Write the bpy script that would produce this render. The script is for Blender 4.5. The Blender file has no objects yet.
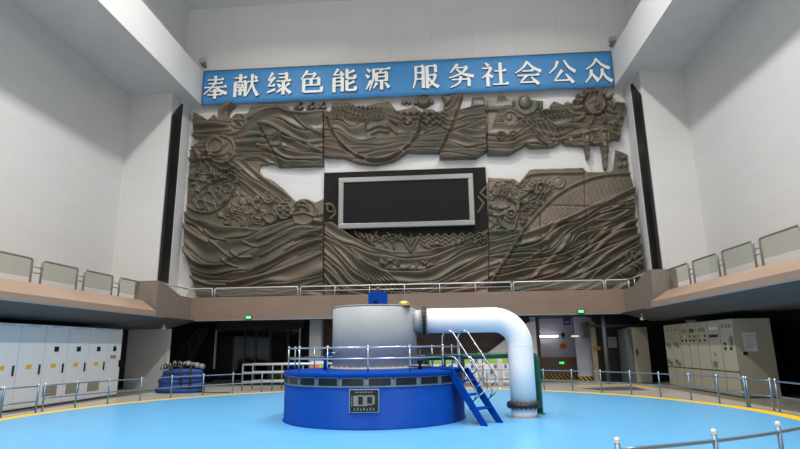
import bpy, bmesh, math, random
import numpy as np
from mathutils import Vector, Matrix

random.seed(7)
rng = np.random.default_rng(5)
SC = bpy.context.scene
COL = SC.collection
PI = math.pi

# ------------------------------------------------------------------ camera numbers (measured from the photograph's vanishing points)
F, PITCH, YAW, ROLL, EYE = 541.884, 0.224203, 0.0694657, 0.0134649, 1.9
def _axes():
    c, s = math.cos, math.sin
    fw = Vector((-s(YAW)*c(PITCH), c(YAW)*c(PITCH), s(PITCH)))
    r0 = Vector((c(YAW), s(YAW), 0)); d0 = fw.cross(r0)
    return c(ROLL)*r0+s(ROLL)*d0, -s(ROLL)*r0+c(ROLL)*d0, fw
AR, AD, AF = _axes()
def ray(x, y): return AR*(x-400)+AD*(y-224.5)+AF*F
def py(x, y, Y):
    d = ray(x, y); t = Y/d.y; return Vector((d.x*t, Y, EYE+d.z*t))
def pX(x, y, X):
    d = ray(x, y); t = X/d.x; return Vector((X, d.y*t, EYE+d.z*t))
def pz(x, y, z):
    d = ray(x, y); t = (z-EYE)/d.z; return Vector((d.x*t, d.y*t, z))

cam = bpy.data.cameras.new('camera'); cam.sensor_width = 36; cam.lens = 36*F/800; cam.clip_end = 300
co = bpy.data.objects.new('camera', cam); COL.objects.link(co)
co.matrix_world = Matrix(((AR.x, -AD.x, -AF.x, 0), (AR.y, -AD.y, -AF.y, 0), (AR.z, -AD.z, -AF.z, EYE), (0, 0, 0, 1)))
SC.camera = co
SC.view_settings.view_transform = 'Standard'; SC.view_settings.look = 'None'
SC.view_settings.exposure = 0.0; SC.view_settings.gamma = 1; SC.view_settings.use_curve_mapping = False

# ------------------------------------------------------------------ materials
def lin(c):
    return tuple(((v/255)/12.92 if v/255 <= .04045 else ((v/255+.055)/1.055)**2.4) for v in c)+(1,)
MATS = {}
def mat(name, rgb, rough=.5, metal=0, var=0.0, scale=3.0, bump=0.0, bscale=20, emit=None, spec=.5, alpha=1, trans=0, stretch=None, rgb2=None):
    if name in MATS: return MATS[name]
    m = bpy.data.materials.new(name); m.use_nodes = True; nt = m.node_tree; N = nt.nodes; L = nt.links
    b = N['Principled BSDF']; b.inputs['Base Color'].default_value = lin(rgb)
    b.inputs['Roughness'].default_value = rough; b.inputs['Metallic'].default_value = metal
    b.inputs['Specular IOR Level'].default_value = spec
    b.inputs['Alpha'].default_value = alpha; b.inputs['Transmission Weight'].default_value = trans
    if var or bump:
        tc = N.new('ShaderNodeTexCoord'); mp = N.new('ShaderNodeMapping')
        if stretch: mp.inputs['Scale'].default_value = stretch
        L.new(tc.outputs['Object'], mp.inputs['Vector'])
    if var:
        nz = N.new('ShaderNodeTexNoise'); nz.inputs['Scale'].default_value = scale; nz.inputs['Detail'].default_value = 6
        L.new(mp.outputs['Vector'], nz.inputs['Vector'])
        cr = N.new('ShaderNodeValToRGB'); c = lin(rgb); c2 = lin(rgb2) if rgb2 else c
        cr.color_ramp.elements[0].position = .3; cr.color_ramp.elements[1].position = .7
        cr.color_ramp.elements[0].color = tuple(v*(1-var) for v in c[:3])+(1,)
        cr.color_ramp.elements[1].color = tuple(min(1, v*(1+var)) for v in c2[:3])+(1,)
        L.new(nz.outputs['Fac'], cr.inputs['Fac']); L.new(cr.outputs['Color'], b.inputs['Base Color'])
    if bump:
        n2 = N.new('ShaderNodeTexNoise'); n2.inputs['Scale'].default_value = bscale; n2.inputs['Detail'].default_value = 4
        L.new(mp.outputs['Vector'], n2.inputs['Vector'])
        bp = N.new('ShaderNodeBump'); bp.inputs['Strength'].default_value = bump; bp.inputs['Distance'].default_value = .02
        L.new(n2.outputs['Fac'], bp.inputs['Height']); L.new(bp.outputs['Normal'], b.inputs['Normal'])
    if emit:
        b.inputs['Emission Color'].default_value = lin(rgb); b.inputs['Emission Strength'].default_value = emit
    MATS[name] = m; return m

def tile_mat(name, rgb, mortar, w, h, msize, axes='XY', rough=.5, var=.06, offset=0.0, bump=.1):
    """plain panels or tiles with thin joints; axes picks which object axes carry the pattern"""
    m = bpy.data.materials.new(name); m.use_nodes = True; nt = m.node_tree; N = nt.nodes; L = nt.links
    b = N['Principled BSDF']; b.inputs['Roughness'].default_value = rough
    tc = N.new('ShaderNodeTexCoord'); sp = N.new('ShaderNodeSeparateXYZ'); cb = N.new('ShaderNodeCombineXYZ')
    L.new(tc.outputs['Object'], sp.inputs[0])
    L.new(sp.outputs['XYZ'.index(axes[0])], cb.inputs[0]); L.new(sp.outputs['XYZ'.index(axes[1])], cb.inputs[1])
    br = N.new('ShaderNodeTexBrick'); br.offset = offset
    br.inputs['Color1'].default_value = lin(rgb); br.inputs['Color2'].default_value = tuple(v*(1-var) for v in lin(rgb)[:3])+(1,)
    br.inputs['Mortar'].default_value = lin(mortar); br.inputs['Scale'].default_value = 1
    br.inputs['Mortar Size'].default_value = msize; br.inputs['Mortar Smooth'].default_value = .2
    br.inputs['Brick Width'].default_value = w; br.inputs['Row Height'].default_value = h
    L.new(cb.outputs[0], br.inputs['Vector'])
    nz = N.new('ShaderNodeTexNoise'); nz.inputs['Scale'].default_value = .6; nz.inputs['Detail'].default_value = 7
    mp = N.new('ShaderNodeMapping'); mp.inputs['Scale'].default_value = (.5, 2, 1)
    L.new(cb.outputs[0], mp.inputs['Vector']); L.new(mp.outputs['Vector'], nz.inputs['Vector'])
    mx = N.new('ShaderNodeMixRGB'); mx.blend_type = 'MULTIPLY'; mx.inputs['Fac'].default_value = 1
    cr = N.new('ShaderNodeValToRGB'); cr.color_ramp.elements[0].position = .35; cr.color_ramp.elements[1].position = .65
    cr.color_ramp.elements[0].color = (1-var*1.2,)*3+(1,); cr.color_ramp.elements[1].color = (1, 1, 1, 1)
    L.new(nz.outputs['Fac'], cr.inputs['Fac']); L.new(br.outputs['Color'], mx.inputs[1]); L.new(cr.outputs['Color'], mx.inputs[2])
    L.new(mx.outputs['Color'], b.inputs['Base Color'])
    if bump:
        bp = N.new('ShaderNodeBump'); bp.inputs['Strength'].default_value = bump; bp.inputs['Distance'].default_value = .02; bp.invert = True
        L.new(br.outputs['Fac'], bp.inputs['Height']); L.new(bp.outputs['Normal'], b.inputs['Normal'])
    MATS[name] = m; return m

M_wallX = tile_mat('white_panel_side', (208, 206, 203), (196, 194, 190), 7.0, 1.3, .010, 'YZ', .8, .022, .5)
M_wallY = tile_mat('white_panel_back', (214, 212, 209), (200, 198, 194), 3.0, 1.3, .010, 'XZ', .8, .02, .0)
M_upper = tile_mat('grey_upper_panel', (226, 223, 219), (208, 205, 201), 2.6, 4.6, .012, 'XZ', .85, .02, .0)
M_beam = mat('beam_plaster', (212, 211, 209), .8, var=.03, scale=.8)
M_ceil = mat('ceiling_paint', (214, 213, 211), .9)
M_tile = tile_mat('grey_floor_tile', (176, 170, 160), (140, 135, 128), .8, .8, .012, 'XY', .35, .06, .0, .05)
M_blue = mat('blue_floor_paint', (100, 174, 222), .3, var=.04, scale=1.2, bump=.03, bscale=3)
M_yel = mat('yellow_line_paint', (246, 196, 22), .5, var=.05, scale=4)
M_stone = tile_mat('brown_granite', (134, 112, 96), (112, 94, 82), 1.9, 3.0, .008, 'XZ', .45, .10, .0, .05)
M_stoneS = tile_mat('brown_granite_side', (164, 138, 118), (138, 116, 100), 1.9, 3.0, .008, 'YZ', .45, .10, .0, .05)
M_stoneP = mat('grey_brown_granite', (124, 112, 102), .5, var=.08, scale=6)
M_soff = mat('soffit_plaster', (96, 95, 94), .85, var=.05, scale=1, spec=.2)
M_black = mat('black_granite', (16, 15, 15), .45, var=.3, scale=5)
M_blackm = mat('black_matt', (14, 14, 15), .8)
M_grey = mat('grey_wall_plaster', (230, 228, 226), .8, var=.04, scale=1)
M_bronze = mat('bronze_relief', (82, 83, 67), .4, metal=0.0, var=.22, scale=.4, bump=.6, bscale=8, rgb2=(106, 91, 77), spec=.5)
M_darkboard = mat('dark_brown_board', (26, 24, 20), .6, var=.1, spec=.15, scale=2)
M_screen = mat('screen_glass', (17, 17, 20), .5, spec=.15)
M_steel = mat('brushed_steel', (142, 140, 136), .35, metal=.5)
M_chrome = mat('stainless_tube', (205, 208, 212), .18, metal=1)
M_galv = mat('galvanised_blue_reflection', (112, 138, 160), .35, metal=.6)  # blue reflection of the floor is mixed into the steel colour
M_cap = mat('bright_cap', (225, 228, 232), .25, metal=.4)
M_frame = mat('grey_rail_frame', (150, 150, 147), .35, metal=.6)
M_bright = mat('bright_steel', (206, 207, 206), .35, metal=.4)
M_banner = mat('blue_banner_cloth', (64, 134, 188), .6, var=.05, scale=.5, bump=.2, bscale=1.2)
M_white = mat('white_print', (238, 238, 232), .7)
M_ink = mat('dark_ink', (34, 44, 60), .7)
M_drum = mat('blue_enamel', (6, 62, 148), .45, spec=.06, var=.03, scale=2)
M_dglass = mat('dark_vent_glass', (26, 34, 40), .2)
M_sframe = mat('grey_window_frame', (134, 150, 160), .4, metal=.3)
M_cyl = mat('grey_housing_paint', (168, 170, 170), .5, var=.03, scale=2)
M_pipe = mat('white_pipe_paint', (248, 249, 250), .5)
M_rubber = mat('black_flange', (24, 25, 28), .5)
M_green = mat('green_pipe_paint', (14, 92, 62), .4)
M_red = mat('red_cap', (200, 34, 40), .4)
M_brass = mat('brass_cap', (186, 158, 88), .4, metal=.5)
M_cabW = mat('pale_grey_enamel', (216, 221, 224), .45, var=.02, scale=1)
M_cabB = mat('beige_enamel', (178, 173, 154), .42, var=.03, scale=1)
M_seam = mat('dark_seam', (70, 72, 72), .7)
M_vent = mat('vent_mesh', (140, 134, 120), .7)
M_lbl = mat('yellow_label', (224, 170, 30), .6)
M_pink = mat('pale_nameplate', (205, 196, 208), .6)
M_blk = mat('black_plastic', (20, 20, 22), .4)
M_btnR = mat('red_button', (214, 48, 36), .4)
M_btnY = mat('amber_button', (232, 176, 60), .4)
M_paper = mat('white_paper', (220, 220, 216), .8)
M_bgreen = mat('leaf_green_print', (150, 190, 60), .7)
M_borange = mat('orange_print', (232, 120, 40), .7)
M_bviolet = mat('violet_print', (96, 84, 180), .7)
M_exit = mat('green_exit_light', (60, 235, 110), .5, emit=1.6)
M_tube = mat('lamp_tube', (255, 255, 250), .5, emit=6)
M_dado = mat('brown_dado', (140, 112, 98), .5)
M_lilac = mat('pale_lilac_wall', (196, 194, 212), .8)
M_dgrey = mat('dark_grey_panel', (78, 80, 82), .6)
M_mgrey = mat('mid_grey_metal', (128, 128, 126), .45, metal=.3)
M_dim = mat('dim_stair_steel', (70, 70, 72), .5, metal=.4)
M_hose = mat('blue_sling', (24, 62, 122), .7, var=.2, scale=5, bump=.5, bscale=14)
M_strap = mat('black_strap', (28, 28, 30), .7)
M_shack = mat('grey_cast_metal', (132, 130, 126), .5, metal=.3, var=.2, scale=8)
M_fasc = mat('dark_edge_steel', (120, 128, 138), .5)
M_wood = mat('dark_relief_wall', (72, 58, 48), .5, var=.2, scale=1.5)

def glassmat(name, rgb, a):
    m = bpy.data.materials.new(name); m.use_nodes = True; nt = m.node_tree; N = nt.nodes; L = nt.links
    out = N['Material Output']; N.remove(N['Principled BSDF'])
    t = N.new('ShaderNodeBsdfTransparent'); t.inputs[0].default_value = lin(rgb)
    g = N.new('ShaderNodeBsdfGlossy'); g.inputs['Roughness'].default_value = .05
    d = N.new('ShaderNodeBsdfDiffuse'); d.inputs[0].default_value = lin((190, 196, 188))
    a1 = N.new('ShaderNodeMixShader'); a1.inputs[0].default_value = a
    a2 = N.new('ShaderNodeMixShader'); a2.inputs[0].default_value = .05
    L.new(t.outputs[0], a1.inputs[1]); L.new(d.outputs[0], a1.inputs[2])
    L.new(a1.outputs[0], a2.inputs[1]); L.new(g.outputs[0], a2.inputs[2]); L.new(a2.outputs[0], out.inputs['Surface'])
    return m
M_glass = glassmat('pale_grey_glass', (240, 242, 237), .04)
M_clear = glassmat('clear_glass', (246, 248, 246), .02)
M_dkglass = glassmat('smoked_glass', (170, 176, 180), .0)

# hazard stripes (diagonal yellow and black)
def hazard():
    m = bpy.data.materials.new('hazard_stripes'); m.use_nodes = True; nt = m.node_tree; N = nt.nodes; L = nt.links
    b = N['Principled BSDF']; tc = N.new('ShaderNodeTexCoord'); mp = N.new('ShaderNodeMapping')
    mp.inputs['Rotation'].default_value = (0, math.radians(45), 0); L.new(tc.outputs['Object'], mp.inputs['Vector'])
    w = N.new('ShaderNodeTexWave'); w.bands_direction = 'X'; w.inputs['Scale'].default_value = 1.9
    cr = N.new('ShaderNodeValToRGB'); cr.color_ramp.interpolation = 'CONSTANT'
    cr.color_ramp.elements[0].color = lin((25, 24, 22)); cr.color_ramp.elements[1].color = lin((214, 172, 40)); cr.color_ramp.elements[1].position = .5
    L.new(mp.outputs['Vector'], w.inputs['Vector']); L.new(w.outputs['Fac'], cr.inputs['Fac']); L.new(cr.outputs['Color'], b.inputs['Base Color'])
    return m
M_haz = hazard()

# ------------------------------------------------------------------ mesh helpers
class MB:
    def __init__(s): s.v = []; s.f = []; s.sm = []
    def add(s, vs, fs, smooth=False):
        o = len(s.v); s.v += [tuple(v) for v in vs]; s.f += [tuple(i+o for i in f) for f in fs]; s.sm += [smooth]*len(fs); return s
    def box(s, x0, x1, y0, y1, z0, z1):
        return s.add([(x0,y0,z0),(x1,y0,z0),(x1,y1,z0),(x0,y1,z0),(x0,y0,z1),(x1,y0,z1),(x1,y1,z1),(x0,y1,z1)],
                     [(0,3,2,1),(4,5,6,7),(0,1,5,4),(1,2,6,5),(2,3,7,6),(3,0,4,7)])
    def prism(s, poly, d):
        """poly: 3-D points of a planar outline, d: extrusion vector"""
        n = len(poly); d = Vector(d); P = [Vector(p) for p in poly]; Q = [p+d for p in P]
        return s.add(P+Q, [tuple(range(n))[::-1], tuple(range(n, 2*n))]+[(i, (i+1) % n, n+(i+1) % n, n+i) for i in range(n)])
    def tube(s, pts, r, n=8, closed=False):
        P = [Vector(p) for p in pts]; rings = []; up = None
        for i, p in enumerate(P):
            a = P[i-1] if (i > 0 or closed) else p; b = P[(i+1) % len(P)] if (i < len(P)-1 or closed) else p
            t = (b-a).normalized()
            if up is None:
                up = Vector((0, 0, 1)) if abs(t.z) < .9 else Vector((1, 0, 0))
            u = (up-t*up.dot(t)).normalized(); up = u; w = t.cross(u)
            rr = r[i] if isinstance(r, (list, tuple)) else r
            rings.append([p+(u*math.cos(2*PI*k/n)+w*math.sin(2*PI*k/n))*rr for k in range(n)])
        vs = [v for R in rings for v in R]; fs = []
        m = len(P) if closed else len(P)-1
        for i in range(m):
            j = (i+1) % len(P)
            fs += [(i*n+k, i*n+(k+1) % n, j*n+(k+1) % n, j*n+k) for k in range(n)]
        s.add(vs, fs, True)
        if not closed:
            o = len(s.v)-len(vs)
            s.f += [tuple(o+k for k in range(n))[::-1], tuple(o+(len(P)-1)*n+k for k in range(n))]; s.sm += [False]*2
        return s
    def lathe(s, prof, c=(0, 0, 0), n=48, axis='Z', smooth=True):
        """prof: (r, h) pairs"""
        c = Vector(c); vs = []
        for r, h in prof:
            for k in range(n):
                a = 2*PI*k/n; q = (r*math.cos(a), r*math.sin(a), h)
                if axis == 'X': q = (h, q[0], q[1])
                if axis == 'Y': q = (q[0], h, q[1])
                vs.append(c+Vector(q))
        m = len(prof); fs = [(i*n+k, i*n+(k+1) % n, (i+1)*n+(k+1) % n, (i+1)*n+k) for i in range(m-1) for k in range(n)]
        s.add(vs, fs, smooth); o = len(s.v)-len(vs)
        if prof[0][0] > 1e-5: s.f.append(tuple(o+k for k in range(n))[::-1]); s.sm.append(False)
        if prof[-1][0] > 1e-5: s.f.append(tuple(o+(m-1)*n+k for k in range(n))); s.sm.append(False)
        return s
    def ball(s, c, r, n=10, sx=1, sy=1, sz=1):
        prof = [(math.sin(PI*i/n)*r, -math.cos(PI*i/n)*r) for i in range(n+1)]
        o = len(s.v); s.lathe([(max(a, 1e-6), h) for a, h in prof], (0, 0, 0), 12)
        for i in range(o, len(s.v)):
            v = s.v[i]; s.v[i] = (c[0]+v[0]*sx, c[1]+v[1]*sy, c[2]+v[2]*sz)
        return s
    def build(s, name, m, parent=None, bevel=0, fixn=True):
        me = bpy.data.meshes.new(name); org = Vector((0, 0, 0))
        wp = WORLD.get(parent.name, Vector()) if parent else Vector()
        me.from_pydata([tuple(Vector(v)-wp) for v in s.v], [], s.f)
        me.polygons.foreach_set('use_smooth', s.sm); me.materials.append(m)
        if fixn:
            bm = bmesh.new(); bm.from_mesh(me); bmesh.ops.recalc_face_normals(bm, faces=bm.faces); bm.to_mesh(me); bm.free()
        me.update(); o = bpy.data.objects.new(name, me); COL.objects.link(o)
        if parent: o.parent = parent
        WORLD[o.name] = wp
        if bevel:
            md = o.modifiers.new('bevel', 'BEVEL'); md.width = bevel; md.segments = 2; md.limit_method = 'ANGLE'
        return o
WORLD = {}          # where each object's own origin stands in the world (parts keep their parent's origin)
def tag(o, label, cat, group=None, kind=None):
    if label: o['label'] = label
    if cat: o['category'] = cat
    if group: o['group'] = group
    if kind: o['kind'] = kind
    return o
def thing(name, loc, label, cat, group=None):
    o = bpy.data.objects.new(name, None); COL.objects.link(o); o.location = loc; o.empty_display_size = .2
    WORLD[o.name] = Vector(loc); return tag(o, label, cat, group)
def struct(name, mb, m, label=None, parent=None, bevel=0):
    o = mb.build(name, m, parent, bevel); o['kind'] = 'structure'
    if label: o['label'] = label
    o['category'] = name.split('_')[0]
    return o
def B(*a): return MB().box(*a)

# ------------------------------------------------------------------ the hall
XC = -1.95; CEN = Vector((-1.90, 16.05, 0))
WX = (-18.2, 14.0); BX = (-14.58, 10.86); ZB, ZT = 17.0, 19.25; YW = 31.0; YR = 28.9; ZC = 24.1
Y0 = -14
struct('floor', B(-19, 15, Y0, 36, -.3, 0), M_tile, 'grey tiled hall floor around the round blue machine floor')
def ringdisc(r0, r1, z0, z1, n=160):
    m = MB(); vs = []; fs = []
    for k in range(n):
        a = 2*PI*k/n; c, s_ = math.cos(a), math.sin(a)
        vs += [(CEN.x+r0*c, CEN.y+r0*s_, z0), (CEN.x+r1*c, CEN.y+r1*s_, z0), (CEN.x+r1*c, CEN.y+r1*s_, z1), (CEN.x+r0*c, CEN.y+r0*s_, z1)]
    for k in range(n):
        a, b = 4*k, 4*((k+1) % n)
        fs += [(a+j, a+(j+1) % 4, b+(j+1) % 4, b+j) for j in range(4)]
    return m.add(vs, fs)
RB = 10.82
struct('floor_blue', MB().lathe([(RB, -.05), (RB, .012)], CEN, 160), M_blue, 'round sky blue painted machine floor')
struct('trim_1', ringdisc(RB, RB+.43, -.05, .014), M_yel, 'yellow line painted round the blue floor')

struct('ceiling', B(-19, 15, Y0, 32, ZC, ZC+.3), M_ceil, 'pale hall ceiling')
struct('wall_front', B(-19, 15, Y0-.3, Y0, 0, ZC), M_wallY, 'plain hall wall opposite the mural')
struct('wall_back', B(-16.4, 12.5, YW, YW+.3, 3.6, ZT), M_wallY, 'white panelled wall behind the bronze mural')
struct('wall_back_upper', B(-16.4, 12.5, YW-.02, YW+.28, ZT, ZC), M_upper, 'grey panelled wall above the blue banner')
for side, s, wx, bx in (('left', -1, WX[0], BX[0]), ('right', 1, WX[1], BX[1])):
    lo = lambda a, b: (min(a, b), max(a, b))
    ux = XC+s*14.1
    struct('wall_'+side, B(*lo(wx, wx+s*.3), Y0, YR+.1, 4.2, ZB), M_wallX, 'tall white panelled side wall above the balcony')
    struct('beam_'+side, B(*lo(bx, wx+s*.3), Y0, YW, ZB, ZT), M_beam, 'deep white crane girder box running along the hall')
    struct('wall_upper_'+side, B(*lo(ux, ux+s*.3), Y0, YW, ZT, ZC), M_ceil, 'pale upper wall above the crane girder')
    e = XC+s*13.63          # free edge of the return wall
    struct('wall_return_'+side, B(*lo(e, wx), YR, YR+.1, 3.08 if s < 0 else 3.6, ZB), M_wallY, 'white return wall beside the mural bay')
    p = XC+s*13.42          # side of the mural bay
    struct('wall_pier_'+side, B(*lo(p, p+s*1.2), YR+1.08, YW, 3.6, ZB), M_wallX, 'white pier beside the bronze mural')
    # the dark slot between return wall and pier, its head cut on a slant
    q = p+s*.05
    struct('trim_slot_'+side, MB().prism([(q, YR+.1, 3.6), (q, YR+1.08, 3.6), (q, YR+1.08, 16.8), (q, YR+.1, 15.6)], (s*.15, 0, 0)), M_black,
           'tall black vertical slot beside the mural')
    struct('wall_slot_'+side, B(*lo(q+s*.16, q+s*.4), YR+.1, YR+1.08, 3.6, ZB), M_wallX, 'white wall over the black slot')

# balconies
ZF, ZP = 3.51, 4.72
for side, s in (('left', -1), ('right', 1)):
    X = lambda d: XC+s*d
    e0, e1, e2 = X(11.2), X(12.3), X(12.75)
    yE = 25.3
    # sloped parapet, its end cut on a slant
    sec = [(e0, ZF+.0), (e0, ZF+.23), (e1, 4.31), (e2, 4.31), (e2, 4.0), (X(16.2), 4.0), (X(16.2), 3.75), (e1, 3.55)]
    yend = {0: YR, 1: yE-1.0, 2: yE, 3: yE, 4: YR, 5: YR, 6: YR, 7: YR}
    m = MB(); n = len(sec)
    m.add([(x, Y0, z) for x, z in sec]+[(x, yE, z) for x, z in sec],
          [tuple(range(n)), tuple(range(n, 2*n))[::-1]]+[(i, (i+1) % n, n+(i+1) % n, n+i) for i in range(n)])
    m.v[n+1] = (e0, yE-.7, ZF+.23); m.v[n+0] = (e0, yE-.7, ZF)
    struct('wall_parapet_'+side, m, M_stoneS, 'sloped brown granite balcony parapet')
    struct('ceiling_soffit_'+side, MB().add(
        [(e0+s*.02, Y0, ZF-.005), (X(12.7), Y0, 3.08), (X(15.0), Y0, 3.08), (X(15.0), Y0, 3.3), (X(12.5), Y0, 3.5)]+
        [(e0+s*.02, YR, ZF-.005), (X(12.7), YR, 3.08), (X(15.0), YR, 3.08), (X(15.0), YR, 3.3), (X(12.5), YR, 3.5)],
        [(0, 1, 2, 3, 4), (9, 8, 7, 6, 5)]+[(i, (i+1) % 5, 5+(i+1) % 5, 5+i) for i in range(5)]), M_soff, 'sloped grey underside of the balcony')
    struct('trim_edge_'+side, B(*sorted((e0-s*.012, e0+s*.02)), Y0, yE-.0, ZF-.04, ZF+.0), M_fasc, 'thin steel edge under the parapet')
    # end block and the wing that steps down to the rear fascia
    b0, b1 = X(11.62), X(12.75)
    struct('wall_block_'+side, B(*sorted((b0, b1)), yE+.02, yE+.75, ZF, 5.25), M_stoneP, 'brown granite block at the balcony corner')
    w0 = Vector((b0, yE+.02)); w1 = Vector((X(11.5), 28.95))
    path = []
    for k in range(17):
        t = k/16; q = w0.lerp(w1, t); bend = 0
        z = 5.25-(5.25-ZP)*min(1, max(0, (t-.12)/.5))
        path.append((q.x-s*.02, q.y-.02, z))
    vs = []; fs = []
    for x, y, z in path:
        vs += [(x, y, ZF), (x, y, z), (x+s*.3, y, z), (x+s*.3, y, ZF)]
    for k in range(16):
        a = 4*k; fs += [(a+j, a+(j+1) % 4, a+4+(j+1) % 4, a+4+j) for j in range(4)]
    fs += [(0, 1, 2, 3), (67, 66, 65, 64)]
    struct('wall_wing_'+side, MB().add(vs, fs), M_stoneP, 'brown granite wing stepping down to the rear balcony')
    struct('wall_low_'+side, B(*sorted((X(14.95), X(15.3))), Y0, YR, 0, 3.1), M_black, 'black granite wall under the balcony')
struct('wall_fascia', B(XC-11.5, XC+11.5, 28.8, 29.05, ZF, ZP), M_stone, 'brown granite fascia of the rear balcony')
struct('floor_balcony', B(XC-13.5, XC+13.5, 29.0, YW, ZF+.3, ZF+.55), M_stone, 'rear balcony floor')
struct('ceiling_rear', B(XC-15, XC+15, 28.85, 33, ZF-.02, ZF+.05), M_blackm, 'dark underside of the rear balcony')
struct('trim_2', B(XC-11.45, XC+11.45, 28.78, 28.86, ZF-.05, ZF), M_fasc, 'pale steel edge under the fascia')
struct('wall_low_return', B(-16.95, -14.62, YR, YR+.3, 0, 3.08), M_grey, 'pale grey wall between cabinets and the dark stairwell')

# ------------------------------------------------------------------ bronze mural
YM = 30.95                    # back plane of the slabs
def cat(pts, per=8):
    P = np.array(pts, float); out = []
    for i in range(len(P)-1):
        p0 = P[max(i-1, 0)]; p1 = P[i]; p2 = P[i+1]; p3 = P[min(i+2, len(P)-1)]
        for k in range(per):
            t = k/per; out.append(.5*((2*p1)+(-p0+p2)*t+(2*p0-5*p1+4*p2-p3)*t*t+(-p0+3*p1-3*p2+p3)*t**3))
    out.append(P[-1]); return np.array(out)
STEP = .5
gx = np.arange(180, 648.1, STEP); gy = np.arange(80, 297, STEP)
GX, GY = np.meshgrid(gx, gy)
def inside(poly):
    P = np.array(poly, float); r = np.zeros(GX.shape, bool)
    x0, y0 = P[:, 0], P[:, 1]; x1, y1 = np.roll(x0, -1), np.roll(y0, -1)
    for a, b, c, d in zip(x0, y0, x1, y1):
        if b == d: continue
        r ^= ((b > GY) != (d > GY)) & (GX < (c-a)*(GY-b)/(d-b)+a)
    return r
H = np.full(GX.shape, .16)
def sm(x): x = np.clip(x, 0, 1); return x*x*(3-2*x)
def sheets(curves, x0, x1, region=None, amp=.2, sub=True):
    cs = []
    for c in curves:
        q = cat(c); o = np.argsort(q[:, 0]); cs.append(np.interp(gx, q[o, 0], q[o, 1])+1.1*np.sin(gx*.075+len(cs)*1.9)+.4*np.sin(gx*.2+len(cs)*2.7))
    cs = np.maximum.accumulate(np.array(cs), axis=0)
    cols = (GX >= x0) & (GX <= x1)
    for k in range(len(cs)-1):
        a = np.broadcast_to(cs[k][None, :], GX.shape); b = np.broadcast_to(cs[k+1][None, :], GX.shape)
        w = b-a; m = cols & (GY >= a) & (GY < b) & (w > .6)
        if region is not None: m &= region
        v = (GY[m]-a[m])/w[m]; am = 1.5*amp*np.clip(w[m]/7, .25, 1.25)
        h = am*(.25+.75*(1-v)**.6)*(1-v**6)*sm((GY[m]-a[m])/1.4)
        if sub:
            h = h+am*.22*np.cos(2*PI*(v*1.0+.1*np.sin(GX[m]*.11+k)))*np.clip(w[m]/9-.3, 0, 1)*v*2
        H[m] = .14+h
def dist(poly, pad):
    P = np.array(poly, float); a, b = P.min(0)-pad, P.max(0)+pad
    i0, i1 = np.searchsorted(gy, [a[1], b[1]]); j0, j1 = np.searchsorted(gx, [a[0], b[0]])
    X, Y = GX[i0:i1, j0:j1], GY[i0:i1, j0:j1]; D = np.full(X.shape, 1e9)
    for (x0, y0), (x1, y1) in zip(P[:-1], P[1:]):
        dx, dy = x1-x0, y1-y0; L = dx*dx+dy*dy+1e-9
        t = np.clip(((X-x0)*dx+(Y-y0)*dy)/L, 0, 1); D = np.minimum(D, np.hypot(X-x0-t*dx, Y-y0-t*dy))
    return (slice(i0, i1), slice(j0, j1)), D
def ridge(pts, w=1.4, amp=.12, smooth=True):
    q = cat(pts, 6) if smooth and len(pts) > 2 else np.array(pts, float)
    sl, D = dist(q, w+1)
    if D.size: H[sl] += 1.35*amp*np.sqrt(np.clip(1-(D/w)**2, 0, 1))
def circ(cx, cy, r, ry=None, a0=0, a1=360, n=28):
    ry = ry or r
    return [(cx+r*math.cos(math.radians(a0+(a1-a0)*k/n)), cy+ry*math.sin(math.radians(a0+(a1-a0)*k/n))) for k in range(n+1)]
def ring(cx, cy, r, w=1.2, amp=.12, ry=None, a0=0, a1=360): ridge(circ(cx, cy, r, ry, a0, a1), w, amp, False)
def disc(cx, cy, r, amp=.12, ry=None, dome=.6, base=None):
    ry = ry or r; q = np.hypot((GX-cx)/r, (GY-cy)/ry); m = q < 1
    if base is not None: H[m] = base
    H[m] += amp*((1-dome)+dome*np.sqrt(1-q[m]**2))
def fill(poly, val):
    m = inside(poly); H[m] = val
def add(poly, val): H[inside(poly)] += val
def clutter(poly, n, seed, ang=None, L=(3, 8), w=(.8, 1.6), amp=.1):
    r = random.Random(seed); P = np.array(poly); a, b = P.min(0), P.max(0); m = inside(poly); k = 0; t = 0
    while k < n and t < n*30:
        t += 1; x, y = r.uniform(a[0], b[0]), r.uniform(a[1], b[1])
        i, j = np.searchsorted(gy, y), np.searchsorted(gx, x)
        if i >= len(gy) or j >= len(gx) or not m[i, j]: continue
        th = r.uniform(0, PI) if ang is None else math.radians(ang)+r.gauss(0, .22); l = r.uniform(*L); bend = r.uniform(-2, 2)
        c, s_ = math.cos(th), math.sin(th)
        ridge([(x-c*l/2, y-s_*l/2), (x-s_*bend, y+c*bend), (x+c*l/2, y+s_*l/2)], r.uniform(*w), amp*r.uniform(.6, 1.1)); k += 1

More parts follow.
